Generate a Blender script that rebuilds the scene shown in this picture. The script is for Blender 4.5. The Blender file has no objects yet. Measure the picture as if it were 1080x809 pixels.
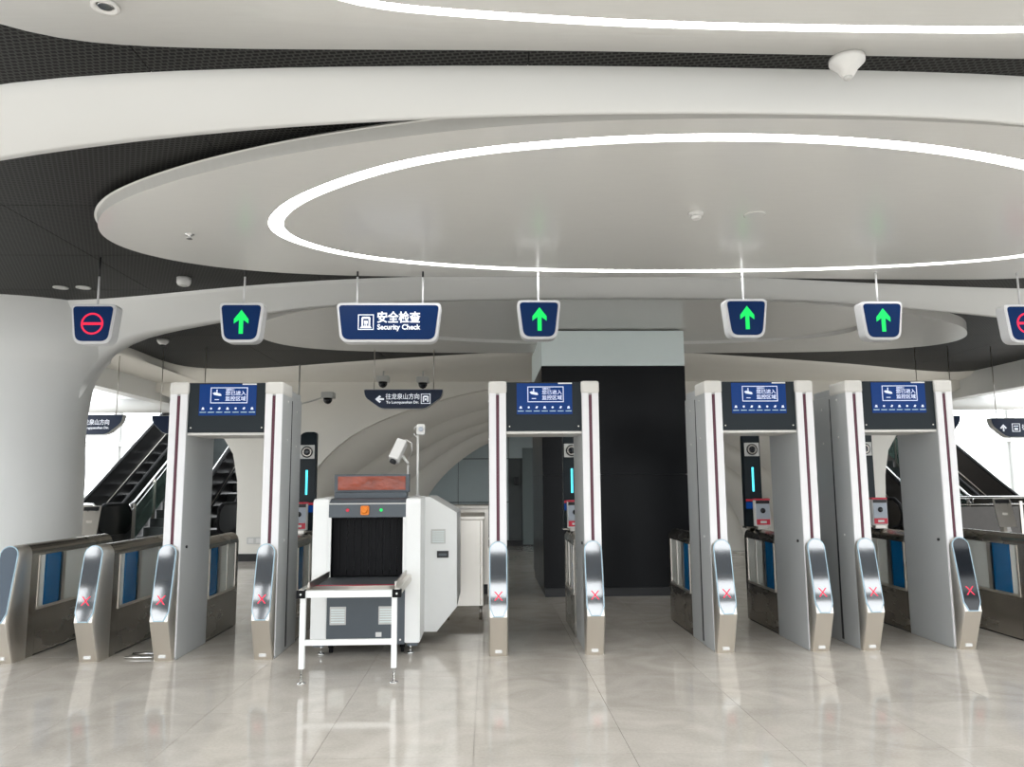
import bpy, bmesh, math, random
from mathutils import Matrix, Vector
random.seed(7)
C = bpy.context.scene.collection
S = bpy.context.scene

# ------------------------------------------------------------------ camera
W_PX, H_PX, F_PX = 1080, 809, 807.0
CAM_H = 1.36
PITCH, YAW, ROLL = (math.radians(a) for a in (7.343, 1.931, -0.4026))
fwd = Vector((math.sin(YAW)*math.cos(PITCH), math.cos(YAW)*math.cos(PITCH), math.sin(PITCH)))
rgt = Vector((math.cos(YAW), -math.sin(YAW), 0))
upv = rgt.cross(fwd)
r2 = math.cos(ROLL)*rgt + math.sin(ROLL)*upv
u2 = -math.sin(ROLL)*rgt + math.cos(ROLL)*upv
cd = bpy.data.cameras.new('camera'); cam = bpy.data.objects.new('camera', cd); C.objects.link(cam)
cd.sensor_fit = 'HORIZONTAL'; cd.sensor_width = 36; cd.lens = F_PX/W_PX*36
cd.clip_start = 0.05; cd.clip_end = 300
m3 = Matrix((r2, u2, -fwd)).transposed()
cam.matrix_world = Matrix.Translation((0, 0, CAM_H)) @ m3.to_4x4()
S.camera = cam

# ------------------------------------------------------------------ world, exposure
wd = bpy.data.worlds.new('world'); S.world = wd; wd.use_nodes = True
bgn = wd.node_tree.nodes['Background']
bgn.inputs[0].default_value = (0.93, 0.97, 1.0, 1); bgn.inputs[1].default_value = 2.6
S.view_settings.view_transform = 'Standard'; S.view_settings.look = 'None'
S.view_settings.exposure = 0.42; S.view_settings.gamma = 1.0
S.view_settings.use_curve_mapping = False

# ------------------------------------------------------------------ pixel helpers (direction only; distance from a plane)
def ray(x, y): return r2*((x-540)/F_PX) + u2*((404.5-y)/F_PX) + fwd
def zp(x, y, z=0.0):
    r = ray(x, y); t = (z-CAM_H)/r.z; return Vector((r.x*t, r.y*t, z))
def at(x, y, Y):
    r = ray(x, y); t = Y/r.y; return Vector((r.x*t, Y, CAM_H + r.z*t))

# ------------------------------------------------------------------ materials
MATS = {}
def mat(name, col, rough=0.5, metal=0.0, var=0.06, scale=8.0, stretch=(1,1,1), bump=0.0, coat=0.0, emit=None, estr=0.0,
        trans=0.0, rvar=0.0, ior=1.45):
    m = bpy.data.materials.new(name); m.use_nodes = True
    nt = m.node_tree; b = nt.nodes['Principled BSDF']
    tc = nt.nodes.new('ShaderNodeTexCoord'); mp = nt.nodes.new('ShaderNodeMapping'); nz = nt.nodes.new('ShaderNodeTexNoise')
    mp.inputs['Scale'].default_value = stretch
    nt.links.new(tc.outputs['Object'], mp.inputs['Vector']); nt.links.new(mp.outputs[0], nz.inputs['Vector'])
    nz.inputs['Scale'].default_value = scale; nz.inputs['Detail'].default_value = 4
    mx = nt.nodes.new('ShaderNodeMix'); mx.data_type = 'RGBA'
    lo = tuple(max(0, c*(1-var)) for c in col); hi = tuple(min(1, c*(1+var)) for c in col)
    mx.inputs[6].default_value = (*lo, 1); mx.inputs[7].default_value = (*hi, 1)
    nt.links.new(nz.outputs[0], mx.inputs[0]); nt.links.new(mx.outputs[2], b.inputs['Base Color'])
    b.inputs['Roughness'].default_value = rough; b.inputs['Metallic'].default_value = metal
    b.inputs['IOR'].default_value = ior
    if rvar:
        mr = nt.nodes.new('ShaderNodeMapRange'); mr.inputs[3].default_value = max(0.01, rough-rvar); mr.inputs[4].default_value = rough+rvar
        nt.links.new(nz.outputs[0], mr.inputs[0]); nt.links.new(mr.outputs[0], b.inputs['Roughness'])
    if bump:
        bp = nt.nodes.new('ShaderNodeBump'); bp.inputs['Strength'].default_value = bump; bp.inputs['Distance'].default_value = 0.01
        nt.links.new(nz.outputs[0], bp.inputs['Height']); nt.links.new(bp.outputs[0], b.inputs['Normal'])
    if coat: b.inputs['Coat Weight'].default_value = coat; b.inputs['Coat Roughness'].default_value = 0.05
    if emit: b.inputs['Emission Color'].default_value = (*emit, 1); b.inputs['Emission Strength'].default_value = estr
    if trans: b.inputs['Transmission Weight'].default_value = trans
    MATS[name] = m; return m

mat('white_paint', (0.82, 0.825, 0.81), 0.35, var=0.02, scale=2)
mat('cream_paint', (0.80, 0.775, 0.715), 0.45, var=0.03, scale=2)
mat('disc_panel', (0.70, 0.695, 0.67), 0.22, var=0.03, scale=5, stretch=(1, 14, 1), rvar=0.03)
mat('gate_white', (0.84, 0.83, 0.84), 0.35, var=0.02)
mat('gate_cap', (0.70, 0.68, 0.64), 0.45, var=0.02)
mat('gate_grey', (0.47, 0.48, 0.48), 0.38, var=0.03, scale=3)
mat('dark_red', (0.09, 0.012, 0.03), 0.3)
mat('slate', (0.010, 0.016, 0.020), 0.30, var=0.05, ior=1.3)
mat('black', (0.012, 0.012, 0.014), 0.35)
mat('black_gloss', (0.006, 0.008, 0.012), 0.06, ior=1.5)
mat('mirror_film', (0.004, 0.008, 0.014), 0.05, var=0.3, scale=14, ior=3.4, bump=0.006)
mat('panel_blue', (0.012, 0.035, 0.065), 0.2, var=0.05, ior=1.6)
mat('core_black', (0.004, 0.0045, 0.006), 0.30, var=0.2, scale=1.5, ior=1.25)
mat('core_pale', (0.78, 0.86, 0.85), 0.5, var=0.02)
mat('steel', (0.52, 0.49, 0.45), 0.30, 1.0, var=0.10, scale=20, stretch=(1, 1, 0.05), rvar=0.08)
mat('steel_dark', (0.36, 0.335, 0.30), 0.27, 1.0, var=0.03, scale=5, stretch=(1, 0.3, 1), rvar=0.02)
mat('steel_warm', (0.78, 0.74, 0.68), 0.36, 1.0, var=0.04, scale=10, stretch=(1, 1, 0.1), rvar=0.04)
mat('chrome', (0.75, 0.75, 0.74), 0.12, 1.0)
mat('panel_rim', (0.42, 0.58, 0.68), 0.25, var=0.03)
mat('screen_blue', (0.003, 0.014, 0.06), 0.2, emit=(0.003, 0.035, 0.17), estr=0.6, ior=1.25)
mat('screen_ink', (0.6, 0.65, 0.8), 0.4, emit=(0.62, 0.66, 0.85), estr=0.35)
mat('sign_face', (0.003, 0.020, 0.085), 0.3, var=0.05, ior=1.25, emit=(0.002, 0.018, 0.08), estr=0.2)
mat('sign_navy', (0.006, 0.018, 0.055), 0.3, var=0.05)
mat('sign_frame', (0.72, 0.72, 0.73), 0.35, var=0.02)
mat('sign_ink', (0.8, 0.82, 0.85), 0.4, emit=(0.85, 0.9, 1.0), estr=0.4)
mat('led_green', (0.0, 0.5, 0.1), 0.4, emit=(0.003, 0.60, 0.085), estr=0.75)
mat('led_red', (0.5, 0.01, 0.05), 0.4, emit=(0.95, 0.015, 0.06), estr=0.6)
mat('led_cyan', (0.05, 0.5, 0.6), 0.4, emit=(0.08, 0.75, 0.95), estr=1.3)
mat('led_strip', (0.9, 0.9, 0.9), 0.5, emit=(0.98, 0.99, 0.98), estr=11.0)
mat('glass_blue', (0.005, 0.13, 0.33), 0.12, var=0.1, ior=1.5)
mat('glass_clear', (0.86, 0.87, 0.82), 0.12, var=0.04, scale=3, trans=0.15)
mat('glass_green', (0.35, 0.50, 0.44), 0.04, trans=0.85)
mat('window_glass', (0.96, 0.99, 0.98), 0.02, trans=1.0, ior=1.02)
mat('machine_white', (0.85, 0.855, 0.84), 0.4, var=0.02)
mat('machine_grey', (0.085, 0.10, 0.115), 0.4, var=0.05)
mat('rubber', (0.006, 0.006, 0.007), 0.6, ior=1.25)
mat('belt', (0.05, 0.055, 0.06), 0.55, var=0.15, scale=30)
mat('red_line', (0.40, 0.02, 0.05), 0.4)
mat('vent_grey', (0.60, 0.60, 0.58), 0.5, var=0.05, scale=60)
mat('orange', (0.80, 0.22, 0.01), 0.4)
mat('film_orange', (0.30, 0.045, 0.012), 0.12, var=0.7, scale=7, stretch=(1, 1, 1.5), bump=1.0, ior=1.5)
mat('red_plastic', (0.62, 0.03, 0.06), 0.35)
mat('reader_grey', (0.42, 0.46, 0.52), 0.3)
mat('bluegrey_wall', (0.46, 0.53, 0.54), 0.45, var=0.03)
mat('door_grey', (0.16, 0.19, 0.19), 0.45, var=0.04)
mat('joint', (0.10, 0.11, 0.11), 0.7)
mat('escalator_black', (0.012, 0.012, 0.012), 0.3, var=0.2)
mat('escalator_brown', (0.055, 0.048, 0.042), 0.35, var=0.2)
mat('tread', (0.05, 0.055, 0.055), 0.5, var=0.15, scale=20)
mat('stair_stone', (0.11, 0.125, 0.125), 0.5, var=0.12, scale=20)
mat('floor_joint', (0.40, 0.37, 0.33), 0.6)
mat('ground', (0.42, 0.41, 0.39), 0.8, var=0.1, scale=0.3)
mat('frame_dark', (0.10, 0.105, 0.11), 0.4)
mat('plastic_white', (0.76, 0.75, 0.73), 0.4, var=0.02)

def floor_material():
    m = bpy.data.materials.new('polished_tile'); m.use_nodes = True; nt = m.node_tree; b = nt.nodes['Principled BSDF']
    N, L = nt.nodes.new, nt.links.new
    g = N('ShaderNodeNewGeometry'); n1 = N('ShaderNodeTexNoise'); n2 = N('ShaderNodeTexNoise'); oi = N('ShaderNodeObjectInfo')
    n1.inputs['Scale'].default_value = 2.2; n1.inputs['Detail'].default_value = 6; n1.inputs['Distortion'].default_value = 1.6
    n2.inputs['Scale'].default_value = 60; n2.inputs['Detail'].default_value = 3
    L(g.outputs['Position'], n1.inputs['Vector']); L(g.outputs['Position'], n2.inputs['Vector'])
    r = N('ShaderNodeValToRGB')
    r.color_ramp.elements[0].position = 0.30; r.color_ramp.elements[0].color = (0.53, 0.48, 0.415, 1)
    r.color_ramp.elements[1].position = 0.72; r.color_ramp.elements[1].color = (0.69, 0.63, 0.56, 1)
    L(n1.outputs[0], r.inputs[0])
    mx = N('ShaderNodeMix'); mx.data_type = 'RGBA'; mx.inputs[0].default_value = 0.14
    L(r.outputs[0], mx.inputs[6]); L(n2.outputs[0], mx.inputs[7])
    hs = N('ShaderNodeHueSaturation'); mr = N('ShaderNodeMapRange'); mr.inputs[3].default_value = 0.95; mr.inputs[4].default_value = 1.05
    L(oi.outputs['Random'], mr.inputs[0]); L(mr.outputs[0], hs.inputs['Value']); L(mx.outputs[2], hs.inputs['Color'])
    L(hs.outputs[0], b.inputs['Base Color'])
    m2 = N('ShaderNodeMapRange'); m2.inputs[3].default_value = 0.05; m2.inputs[4].default_value = 0.11
    L(n1.outputs[0], m2.inputs[0]); L(m2.outputs[0], b.inputs['Roughness'])
    b.inputs['IOR'].default_value = 1.55
    MATS['polished_tile'] = m
floor_material()

def mesh_material():
    m = bpy.data.materials.new('perforated_metal'); m.use_nodes = True; nt = m.node_tree; b = nt.nodes['Principled BSDF']
    N, L = nt.nodes.new, nt.links.new
    g = N('ShaderNodeNewGeometry'); br = N('ShaderNodeTexBrick'); mp = N('ShaderNodeMapping')
    mp.inputs['Rotation'].default_value = (0, 0, math.radians(8))
    br.offset = 0.5; br.inputs['Scale'].default_value = 1.0
    br.inputs['Brick Width'].default_value = 0.034; br.inputs['Row Height'].default_value = 0.026
    br.inputs['Mortar Size'].default_value = 0.0050; br.inputs['Mortar Smooth'].default_value = 0.2
    br.inputs['Color1'].default_value = (0.003, 0.003, 0.003, 1); br.inputs['Color2'].default_value = (0.004, 0.004, 0.004, 1)
    br.inputs['Mortar'].default_value = (0.044, 0.044, 0.042, 1)
    L(g.outputs['Position'], mp.inputs[0]); L(mp.outputs[0], br.inputs['Vector']); L(br.outputs[0], b.inputs['Base Color'])
    b.inputs['Roughness'].default_value = 0.5; b.inputs['Specular IOR Level'].default_value = 0.12
    MATS['perforated_metal'] = m
mesh_material()

# ------------------------------------------------------------------ mesh builder
class MB:
    def __init__(s): s.bm = bmesh.new()
    def box(s, x0, x1, y0, y1, z0, z1, bevel=0.0):
        t = bmesh.new()
        r = bmesh.ops.create_cube(t, size=1)
        for v in t.verts: v.co = Vector(((x0+x1)/2+v.co.x*(x1-x0), (y0+y1)/2+v.co.y*(y1-y0), (z0+z1)/2+v.co.z*(z1-z0)))
        if bevel: bmesh.ops.bevel(t, geom=list(t.edges), offset=bevel, segments=2, affect='EDGES', profile=0.6)
        s.merge(t); return s
    def merge(s, t):
        me = bpy.data.meshes.new('t'); t.to_mesh(me); t.free(); s.bm.from_mesh(me); bpy.data.meshes.remove(me)
    def prism(s, pts, axis, a, b, bevel=0.0):
        # pts 2-D; axis 'x': (y,z) ; 'y': (x,z) ; 'z': (x,y)
        def mk(p, d):
            return {'x': (d, p[0], p[1]), 'y': (p[0], d, p[1]), 'z': (p[0], p[1], d)}[axis]
        t = bmesh.new()
        A = [t.verts.new(mk(p, a)) for p in pts]; B = [t.verts.new(mk(p, b)) for p in pts]
        n = len(pts)
        fa = t.faces.new(A); fb = t.faces.new(B[::-1])
        for i in range(n): t.faces.new((A[i], B[i], B[(i+1) % n], A[(i+1) % n]))
        bmesh.ops.recalc_face_normals(t, faces=t.faces)
        if bevel:
            ed = [e for e in t.edges if (e.verts[0] in A and e.verts[1] in A) or (e.verts[0] in B and e.verts[1] in B)]
            bmesh.ops.bevel(t, geom=ed, offset=bevel, segments=2, affect='EDGES')
        s.merge(t); return s
    def tube(s, path, r, n=10, caps=True):
        path = [Vector(p) for p in path]; t = bmesh.new(); rings = []
        for i, p in enumerate(path):
            d = (path[min(i+1, len(path)-1)] - path[max(i-1, 0)]).normalized()
            ref = Vector((0, 0, 1)) if abs(d.z) < 0.9 else Vector((1, 0, 0))
            u = d.cross(ref).normalized(); w = d.cross(u)
            rr = r[i] if isinstance(r, (list, tuple)) else r
            rings.append([t.verts.new(p + rr*(math.cos(2*math.pi*k/n)*u + math.sin(2*math.pi*k/n)*w)) for k in range(n)])
        for a, b in zip(rings, rings[1:]):
            for k in range(n): t.faces.new((a[k], a[(k+1) % n], b[(k+1) % n], b[k]))
        if caps: t.faces.new(rings[0]); t.faces.new(rings[-1])
        bmesh.ops.recalc_face_normals(t, faces=t.faces)
        for f in t.faces: f.smooth = len(f.verts) == 4
        s.merge(t); return s
    def lathe(s, prof, c=(0, 0, 0), n=24, axis='z'):
        t = bmesh.new(); rings = []
        def mk(r, h, a):
            x, y = r*math.cos(a), r*math.sin(a)
            if axis == 'z': return (c[0]+x, c[1]+y, c[2]+h)
            if axis == 'y': return (c[0]+x, c[1]+h, c[2]+y)
            return (c[0]+h, c[1]+x, c[2]+y)
        for r, h in prof: rings.append([t.verts.new(mk(max(r, 1e-4), h, 2*math.pi*k/n)) for k in range(n)])
        for a, b in zip(rings, rings[1:]):
            for k in range(n): t.faces.new((a[k], a[(k+1) % n], b[(k+1) % n], b[k]))
        t.faces.new(rings[0]); t.faces.new(rings[-1])
        bmesh.ops.recalc_face_normals(t, faces=t.faces)
        for f in t.faces: f.smooth = len(f.verts) == 4
        s.merge(t); return s
    def grid(s, rows, smooth=True, closed=False):
        t = bmesh.new(); R = [[t.verts.new(p) for p in row] for row in rows]
        for a, b in zip(R, R[1:]):
            m = len(a)
            for k in range(m if closed else m-1): t.faces.new((a[k], a[(k+1) % m], b[(k+1) % m], b[k]))
        bmesh.ops.recalc_face_normals(t, faces=t.faces)
        for f in t.faces: f.smooth = smooth
        s.merge(t); return s
    def poly(s, pts):
        t = bmesh.new(); t.faces.new([t.verts.new(p) for p in pts]); s.merge(t); return s
    def build(s, name, m, parent=None):
        me = bpy.data.meshes.new(name); s.bm.to_mesh(me); s.bm.free()
        me.materials.append(MATS[m])
        o = bpy.data.objects.new(name, me); C.objects.link(o)
        if parent: o.parent = parent
        return o

def tag(o, label, cat, group=None):
    o['label'] = label; o['category'] = cat
    if group: o['group'] = group
    return o
def thing(name, loc, label, cat, group=None, rz=0.0):
    o = bpy.data.objects.new(name, None); C.objects.link(o); o.location = loc; o.rotation_euler = (0, 0, rz)
    o.empty_display_size = 0.1
    return tag(o, label, cat, group)
def struct(o, label=None, cat=None):
    o['kind'] = 'structure'
    if label: o['label'] = label
    if cat: o['category'] = cat
    return o
def place(me_obj, loc, parent):
    o = me_obj.copy(); C.objects.link(o); o.parent = parent; o.location = loc; return o
def copy_tree(o, parent=None):
    c = o.copy(); C.objects.link(c); c.parent = parent
    for ch in list(o.children): copy_tree(ch, c)
    return c
def text(name, s, size, m, parent, loc, bold=0.0, width=None, align='CENTER', extrude=0.0015):
    # lettering standing upright, facing the camera side (-Y)
    cu = bpy.data.curves.new(name, 'FONT'); cu.body = s; cu.size = size; cu.align_x = align; cu.align_y = 'CENTER'
    cu.offset = bold; cu.extrude = extrude; cu.resolution_u = 3
    tmp = bpy.data.objects.new(name+'_tmp', cu); C.objects.link(tmp)
    dg = bpy.context.evaluated_depsgraph_get(); me = bpy.data.meshes.new_from_object(tmp.evaluated_get(dg))
    bpy.data.objects.remove(tmp); bpy.data.curves.remove(cu)
    xs = [v.co.x for v in me.vertices] or [0, 1]
    k = width/(max(xs)-min(xs)) if width else 1.0
    for v in me.vertices: v.co = Vector((v.co.x*k, -v.co.z, v.co.y))
    me.materials.clear(); me.materials.append(MATS[m])
    o = bpy.data.objects.new(name, me); C.objects.link(o); o.parent = parent; o.location = loc
    return o
def rounded(pts, r, n=5):
    out = []; N = len(pts)
    for i in range(N):
        p0, p, p1 = Vector(pts[i-1]), Vector(pts[i]), Vector(pts[(i+1) % N])
        a = (p0-p).normalized(); b = (p1-p).normalized()
        rr = r[i] if isinstance(r, (list, tuple)) else r
        s, e = p+a*rr, p+b*rr
        for k in range(n+1):
            t = k/n; out.append(tuple((1-t)**2*s + 2*t*(1-t)*p + t*t*e))
    return out

# ================================================================== SETTING
ZC, ZM = 3.20, 3.32          # disc underside, perforated ceiling
# ---- floor with polished tiles
fl = MB().box(-13, 15, -1.5, 26, -0.12, -0.006).build('floor', 'floor_joint'); struct(fl, 'polished beige stone tile floor of the station hall', 'floor')
T = 0.8
tp = MB().box(-T/2+0.0012, T/2-0.0012, -T/2+0.0012, T/2-0.0012, -0.006, 0).build('tile', 'polished_tile', fl)
ty0 = 2.44
tiles = []
for j in range(0, 19):
    Yc = ty0 + (j-1)*T + T/2
    half = max(3.0, Yc*0.72+0.8)
    i0 = int(math.floor((-half+0.1*Yc)/T)); i1 = int(math.ceil((half)/T))
    for i in range(max(i0, -11), min(i1, 13)):
        tiles.append((i*T+0.33, Yc))
tiles.sort(key=lambda p: p[0]**2*0.3+p[1]**2)
for k, (x, y) in enumerate(tiles[:300]):
    if k == 0: tp.location = (x, y, 0)
    else: place(tp, (x, y, 0), fl)
rest = MB()
used = set((round(x, 2), round(y, 2)) for x, y in tiles[:300])
for j in range(-5, 30):
    Yc = ty0 + (j-1)*T + T/2
    if Yc > 25.5 or Yc < -1: continue
    for i in range(-16, 18):
        x = i*T+0.33
        if (round(x, 2), round(Yc, 2)) in used: continue
        rest.box(x-T/2+0.0012, x+T/2-0.0012, Yc-T/2+0.0012, Yc+T/2-0.0012, -0.006, 0)
ro = rest.build('tile_field', 'polished_tile', fl); ro['kind'] = 'stuff'
gr = MB().box(-80, 80, -80, 120, -0.4, -0.14).build('ground', 'ground'); struct(gr, 'paved ground outside the station', 'ground')

# ---- perforated dark ceiling, panel by panel
ceil = MB().box(-7.0, 9.9, 1.7, 17.6, ZM+0.03, ZM+0.12).build('ceiling', 'black'); struct(ceil, 'dark perforated metal ceiling between the white forms', 'ceiling')
pw, pl = 1.8, 1.2
cp = None
y = 1.7
while y < 17.2:
    x = -7.0
    while x < 9.0:
        if cp is None:
            cp = MB().box(-pw/2+0.0025, pw/2-0.0025, -pl/2+0.0025, pl/2-0.0025, ZM, ZM+0.03).build('perforated_panel', 'perforated_metal', ceil)
            cp.location = (x+pw/2, y+pl/2, 0)
        else: place(cp, (x+pw/2, y+pl/2, 0), ceil)
        x += pw
    y += pl

# ---- helper curves
def resample(pts, n):
    P = [Vector(p) for p in pts]; L = [0]
    for a, b in zip(P, P[1:]): L.append(L[-1]+(b-a).length)
    out = []
    for k in range(n):
        d = L[-1]*k/(n-1); i = 0
        while i < len(L)-2 and L[i+1] < d: i += 1
        t = (d-L[i])/max(1e-9, L[i+1]-L[i]); out.append(P[i].lerp(P[i+1], t))
    for _ in range(6):
        out = [out[0]] + [(out[i-1]+2*out[i]+out[i+1])/4 for i in range(1, n-1)] + [out[-1]]
    return out
def beam(name, near, far, bulge, m, label, n=60, rows=9, top=ZM+0.005):
    A, B = resample(near, n), resample(far, n); g = []
    g.append([Vector((p.x, p.y, top)) for p in A])
    for k in range(rows):
        t = k/(rows-1)
        g.append([a.lerp(b, t) - Vector((0, 0, bulge*4*t*(1-t))) for a, b in zip(A, B)])
    g.append([Vector((p.x, p.y+0.02, top)) for p in B])
    return struct(MB().grid(g).build(name, m), label, 'ceiling beam')
def outline(pts, c, a, b, n=160):
    pol = sorted((math.atan2((p[1]-c[1])/b, (p[0]-c[0])/a), math.hypot((p[0]-c[0])/a, (p[1]-c[1])/b)) for p in pts)
    out = []
    for k in range(n):
        th = -math.pi + 2*math.pi*k/n
        j = 0
        while j < len(pol) and pol[j][0] < th: j += 1
        p1 = pol[j % len(pol)]; p0 = pol[j-1]
        t1 = p1[0] + (2*math.pi if j == len(pol) else 0); t0 = p0[0] - (2*math.pi if j == 0 else 0)
        u = (th-t0)/max(1e-9, t1-t0); out.append(p0[1]+(p1[1]-p0[1])*u)
    for _ in range(10): out = [(out[i-1]+2*out[i]+out[(i+1) % n])/4 for i in range(n)]
    return [(c[0]+a*r*math.cos(-math.pi+2*math.pi*k/n), c[1]+b*r*math.sin(-math.pi+2*math.pi*k/n)) for k, r in enumerate(out)]
def scaled(o, c, k): return [(c[0]+(x-c[0])*k, c[1]+(y-c[1])*k) for x, y in o]
def ringband(o1, z1, o2, z2):
    return [[(x, y, z1) for x, y in o1], [(x, y, z2) for x, y in o2]]

# ---- near ceiling slab with its light line
Npx = [(-60, 8), (-25, 20), (0, 30), (30, 38), (60, 44), (100, 47), (170, 50), (270, 52), (400, 52.5), (540, 53), (700, 55), (870, 58), (1080, 62), (1160, 64)]
edge = [zp(x, y, ZC) for x, y in Npx]
edge = [Vector((-2.7, 1.7, ZC)), Vector((-2.4, 2.4, ZC))] + edge + [Vector((3.6, 2.98, ZC)), Vector((5.0, 2.4, ZC)), Vector((5.6, 1.7, ZC))]
er = resample(edge, 80)
nl = [zp(x, y, ZC) for x, y in [(335, 0), (400, 11), (470, 17), (540, 21.5), (650, 28), (780, 32), (930, 34.5), (1080, 35.5)]]
nl = [Vector((-1.0, 1.75, ZC)), Vector((-0.85, 2.4, ZC))] + nl + [Vector((3.0, 2.8, ZC)), Vector((3.9, 2.3, ZC)), Vector((4.3, 1.75, ZC))]
li_o = resample(nl, 80)
li_i = []
for i, p in enumerate(li_o):
    d = (li_o[min(i+1, 79)]-li_o[max(i-1, 0)]).normalized(); li_i.append(p + Vector((d.y, -d.x, 0))*0.048)
slab = MB().grid([[Vector((p.x, p.y, ZM+0.01)) for p in er], er, li_o])
slab.grid([li_o, [p+Vector((0, 0, 0.02)) for p in li_o]]); slab.grid([li_i, [p+Vector((0, 0, 0.02)) for p in li_i]])
slab.grid([li_i, [Vector((p.x, 1.7, ZC)) for p in li_i]], smooth=False)
struct(slab.build('ceiling_slab', 'disc_panel'), 'smooth pale ceiling slab nearest the camera', 'ceiling panel')
tag(MB().grid([[p+Vector((0, 0, 0.018)) for p in li_o], [p+Vector((0, 0, 0.018)) for p in li_i]]).build('strip_light', 'led_strip'),
    'white light strip set into the nearest ceiling slab', 'light', 'ceiling light strips')

# ---- beam A
Aup = [(-70, 96), (0, 88), (60, 82), (115, 78), (250, 74), (350, 72), (540, 70.5), (700, 72), (900, 76), (1080, 80), (1160, 83)]
Alow = [(-70, 176), (0, 168), (60, 160), (120, 151), (180, 144), (250, 137), (350, 130), (450, 125), (540, 122), (620, 120), (700, 119.5), (800, 120), (900, 121), (1000, 124), (1080, 128), (1160, 134)]
beam('beam', [Vector((-6.9, 5.6, 3.31)), Vector((-4.5, 4.5, 3.31))] + [zp(x, y, 3.31) for x, y in Aup] + [Vector((5.0, 4.1, 3.31)), Vector((8.5, 6.0, 3.31))],
     [Vector((-6.9, 6.6, 3.13)), Vector((-4.5, 5.3, 3.13))] + [zp(x, y, 3.13) for x, y in Alow] + [Vector((5.0, 4.9, 3.13)), Vector((8.5, 7.0, 3.13))],
     0.03, 'white_paint', 'rounded white ceiling beam in front of the large disc')

# ---- big disc (2) with light ring
cx2, cy2 = 1.5, 5.3
dpx = [(100, 240), (105, 249), (115, 256), (140, 266), (170, 273), (200, 279), (270, 287), (350, 291), (450, 292), (540, 292), (700, 292), (790, 293), (900, 294), (1000, 295), (1080, 296),
       (101, 232), (106, 223), (120, 213), (140, 205), (170, 194), (200, 185), (250, 173), (300, 162), (350, 154), (400, 147), (450, 140), (500, 134), (560, 129), (640, 126), (740, 124), (840, 124), (950, 126), (1080, 132)]
o2 = outline([tuple(zp(x, y, ZC)[:2]) for x, y in dpx] + [(4.3, 4.15), (5.3, 4.7), (5.85, 5.4), (5.75, 6.2)], (cx2, cy2), 4.3, 1.6)
rpx = [(283, 236), (288, 226), (300, 215), (330, 200), (370, 185), (430, 168), (480, 159), (540, 152), (640, 144), (740, 141), (800, 141), (900, 145), (1000, 155), (1080, 170),
       (287, 244), (300, 252), (330, 262), (370, 271), (430, 278), (540, 285), (640, 287), (740, 287), (860, 285), (960, 281), (1080, 272)]
ro_ = outline([tuple(zp(x, y, ZC)[:2]) for x, y in rpx] + [(4.0, 4.6), (4.6, 5.1), (4.75, 5.6)], (cx2, cy2), 3.1, 1.35)
ri_ = [( x-(x-cx2)/math.hypot((x-cx2)/2.6, (y-cy2))*0.09/2.2, y-(y-cy2)/math.hypot((x-cx2)/2.6, y-cy2)*0.09) for x, y in ro_]
o2n = scaled(o2, (cx2, cy2), 0.965)
d2 = MB().grid(ringband(o2n, ZM+0.01, o2n, ZC+0.075), closed=True)
d2.grid(ringband(o2n, ZC+0.075, o2, ZC+0.075), closed=True)
d2.grid(ringband(o2, ZC+0.075, scaled(o2, (cx2, cy2), 0.996), ZC+0.07), closed=True)
d2.grid(ringband(scaled(o2, (cx2, cy2), 0.996), ZC+0.07, scaled(o2, (cx2, cy2), 0.993), ZC), closed=True)
d2.grid(ringband(scaled(o2, (cx2, cy2), 0.993), ZC, ro_, ZC), smooth=False, closed=True)
d2.grid(ringband(ro_, ZC, ro_, ZC+0.03), closed=True); d2.grid(ringband(ri_, ZC, ri_, ZC+0.03), closed=True)
d2.poly([(x, y, ZC) for x, y in ri_])
struct(d2.build('ceiling_disc', 'disc_panel'), 'large pale oval ceiling disc with glowing light ring', 'ceiling panel')
tag(MB().grid(ringband(ro_, ZC+0.025, ri_, ZC+0.025), closed=True).build('ring_light', 'led_strip'),
    'glowing white oval light ring in the large ceiling disc', 'light', 'ceiling light strips')

# ---- beam B merging into the columns
Bup = [(60, 320), (130, 315), (200, 308), (270, 301), (350, 296), (450, 292), (620, 290), (790, 293), (900, 299), (1000, 303), (1080, 306)]
Blow = [(150, 355, 2.95), (200, 347, 3.02), (250, 337, 3.08), (300, 328, 3.13), (350, 322, 3.16), (450, 318, 3.18), (620, 315, 3.18), (780, 316, 3.18), (860, 318, 3.17), (930, 323, 3.14), (1000, 330, 3.10), (1080, 337, 3.05)]
beam('beam', [Vector((-6.5, 8.3, 3.31)), Vector((-5.4, 8.0, 3.31))] + [zp(x, y, 3.31) for x, y in Bup] + [Vector((6.5, 7.6, 3.31)), Vector((8.2, 8.0, 3.31))],
     [at(x, y, 8.5) for x, y in ((84, 420), (88, 405), (92, 396), (97, 388), (105, 378), (115, 370), (130, 362), (150, 355))] + [zp(x, y, z) for x, y, z in Blow[1:]] + [Vector((7.2, 8.4, 2.9)), Vector((8.2, 8.6, 2.85))],
     0.02, 'white_paint', 'white ceiling beam behind the hanging signs flowing into the columns')

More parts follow.
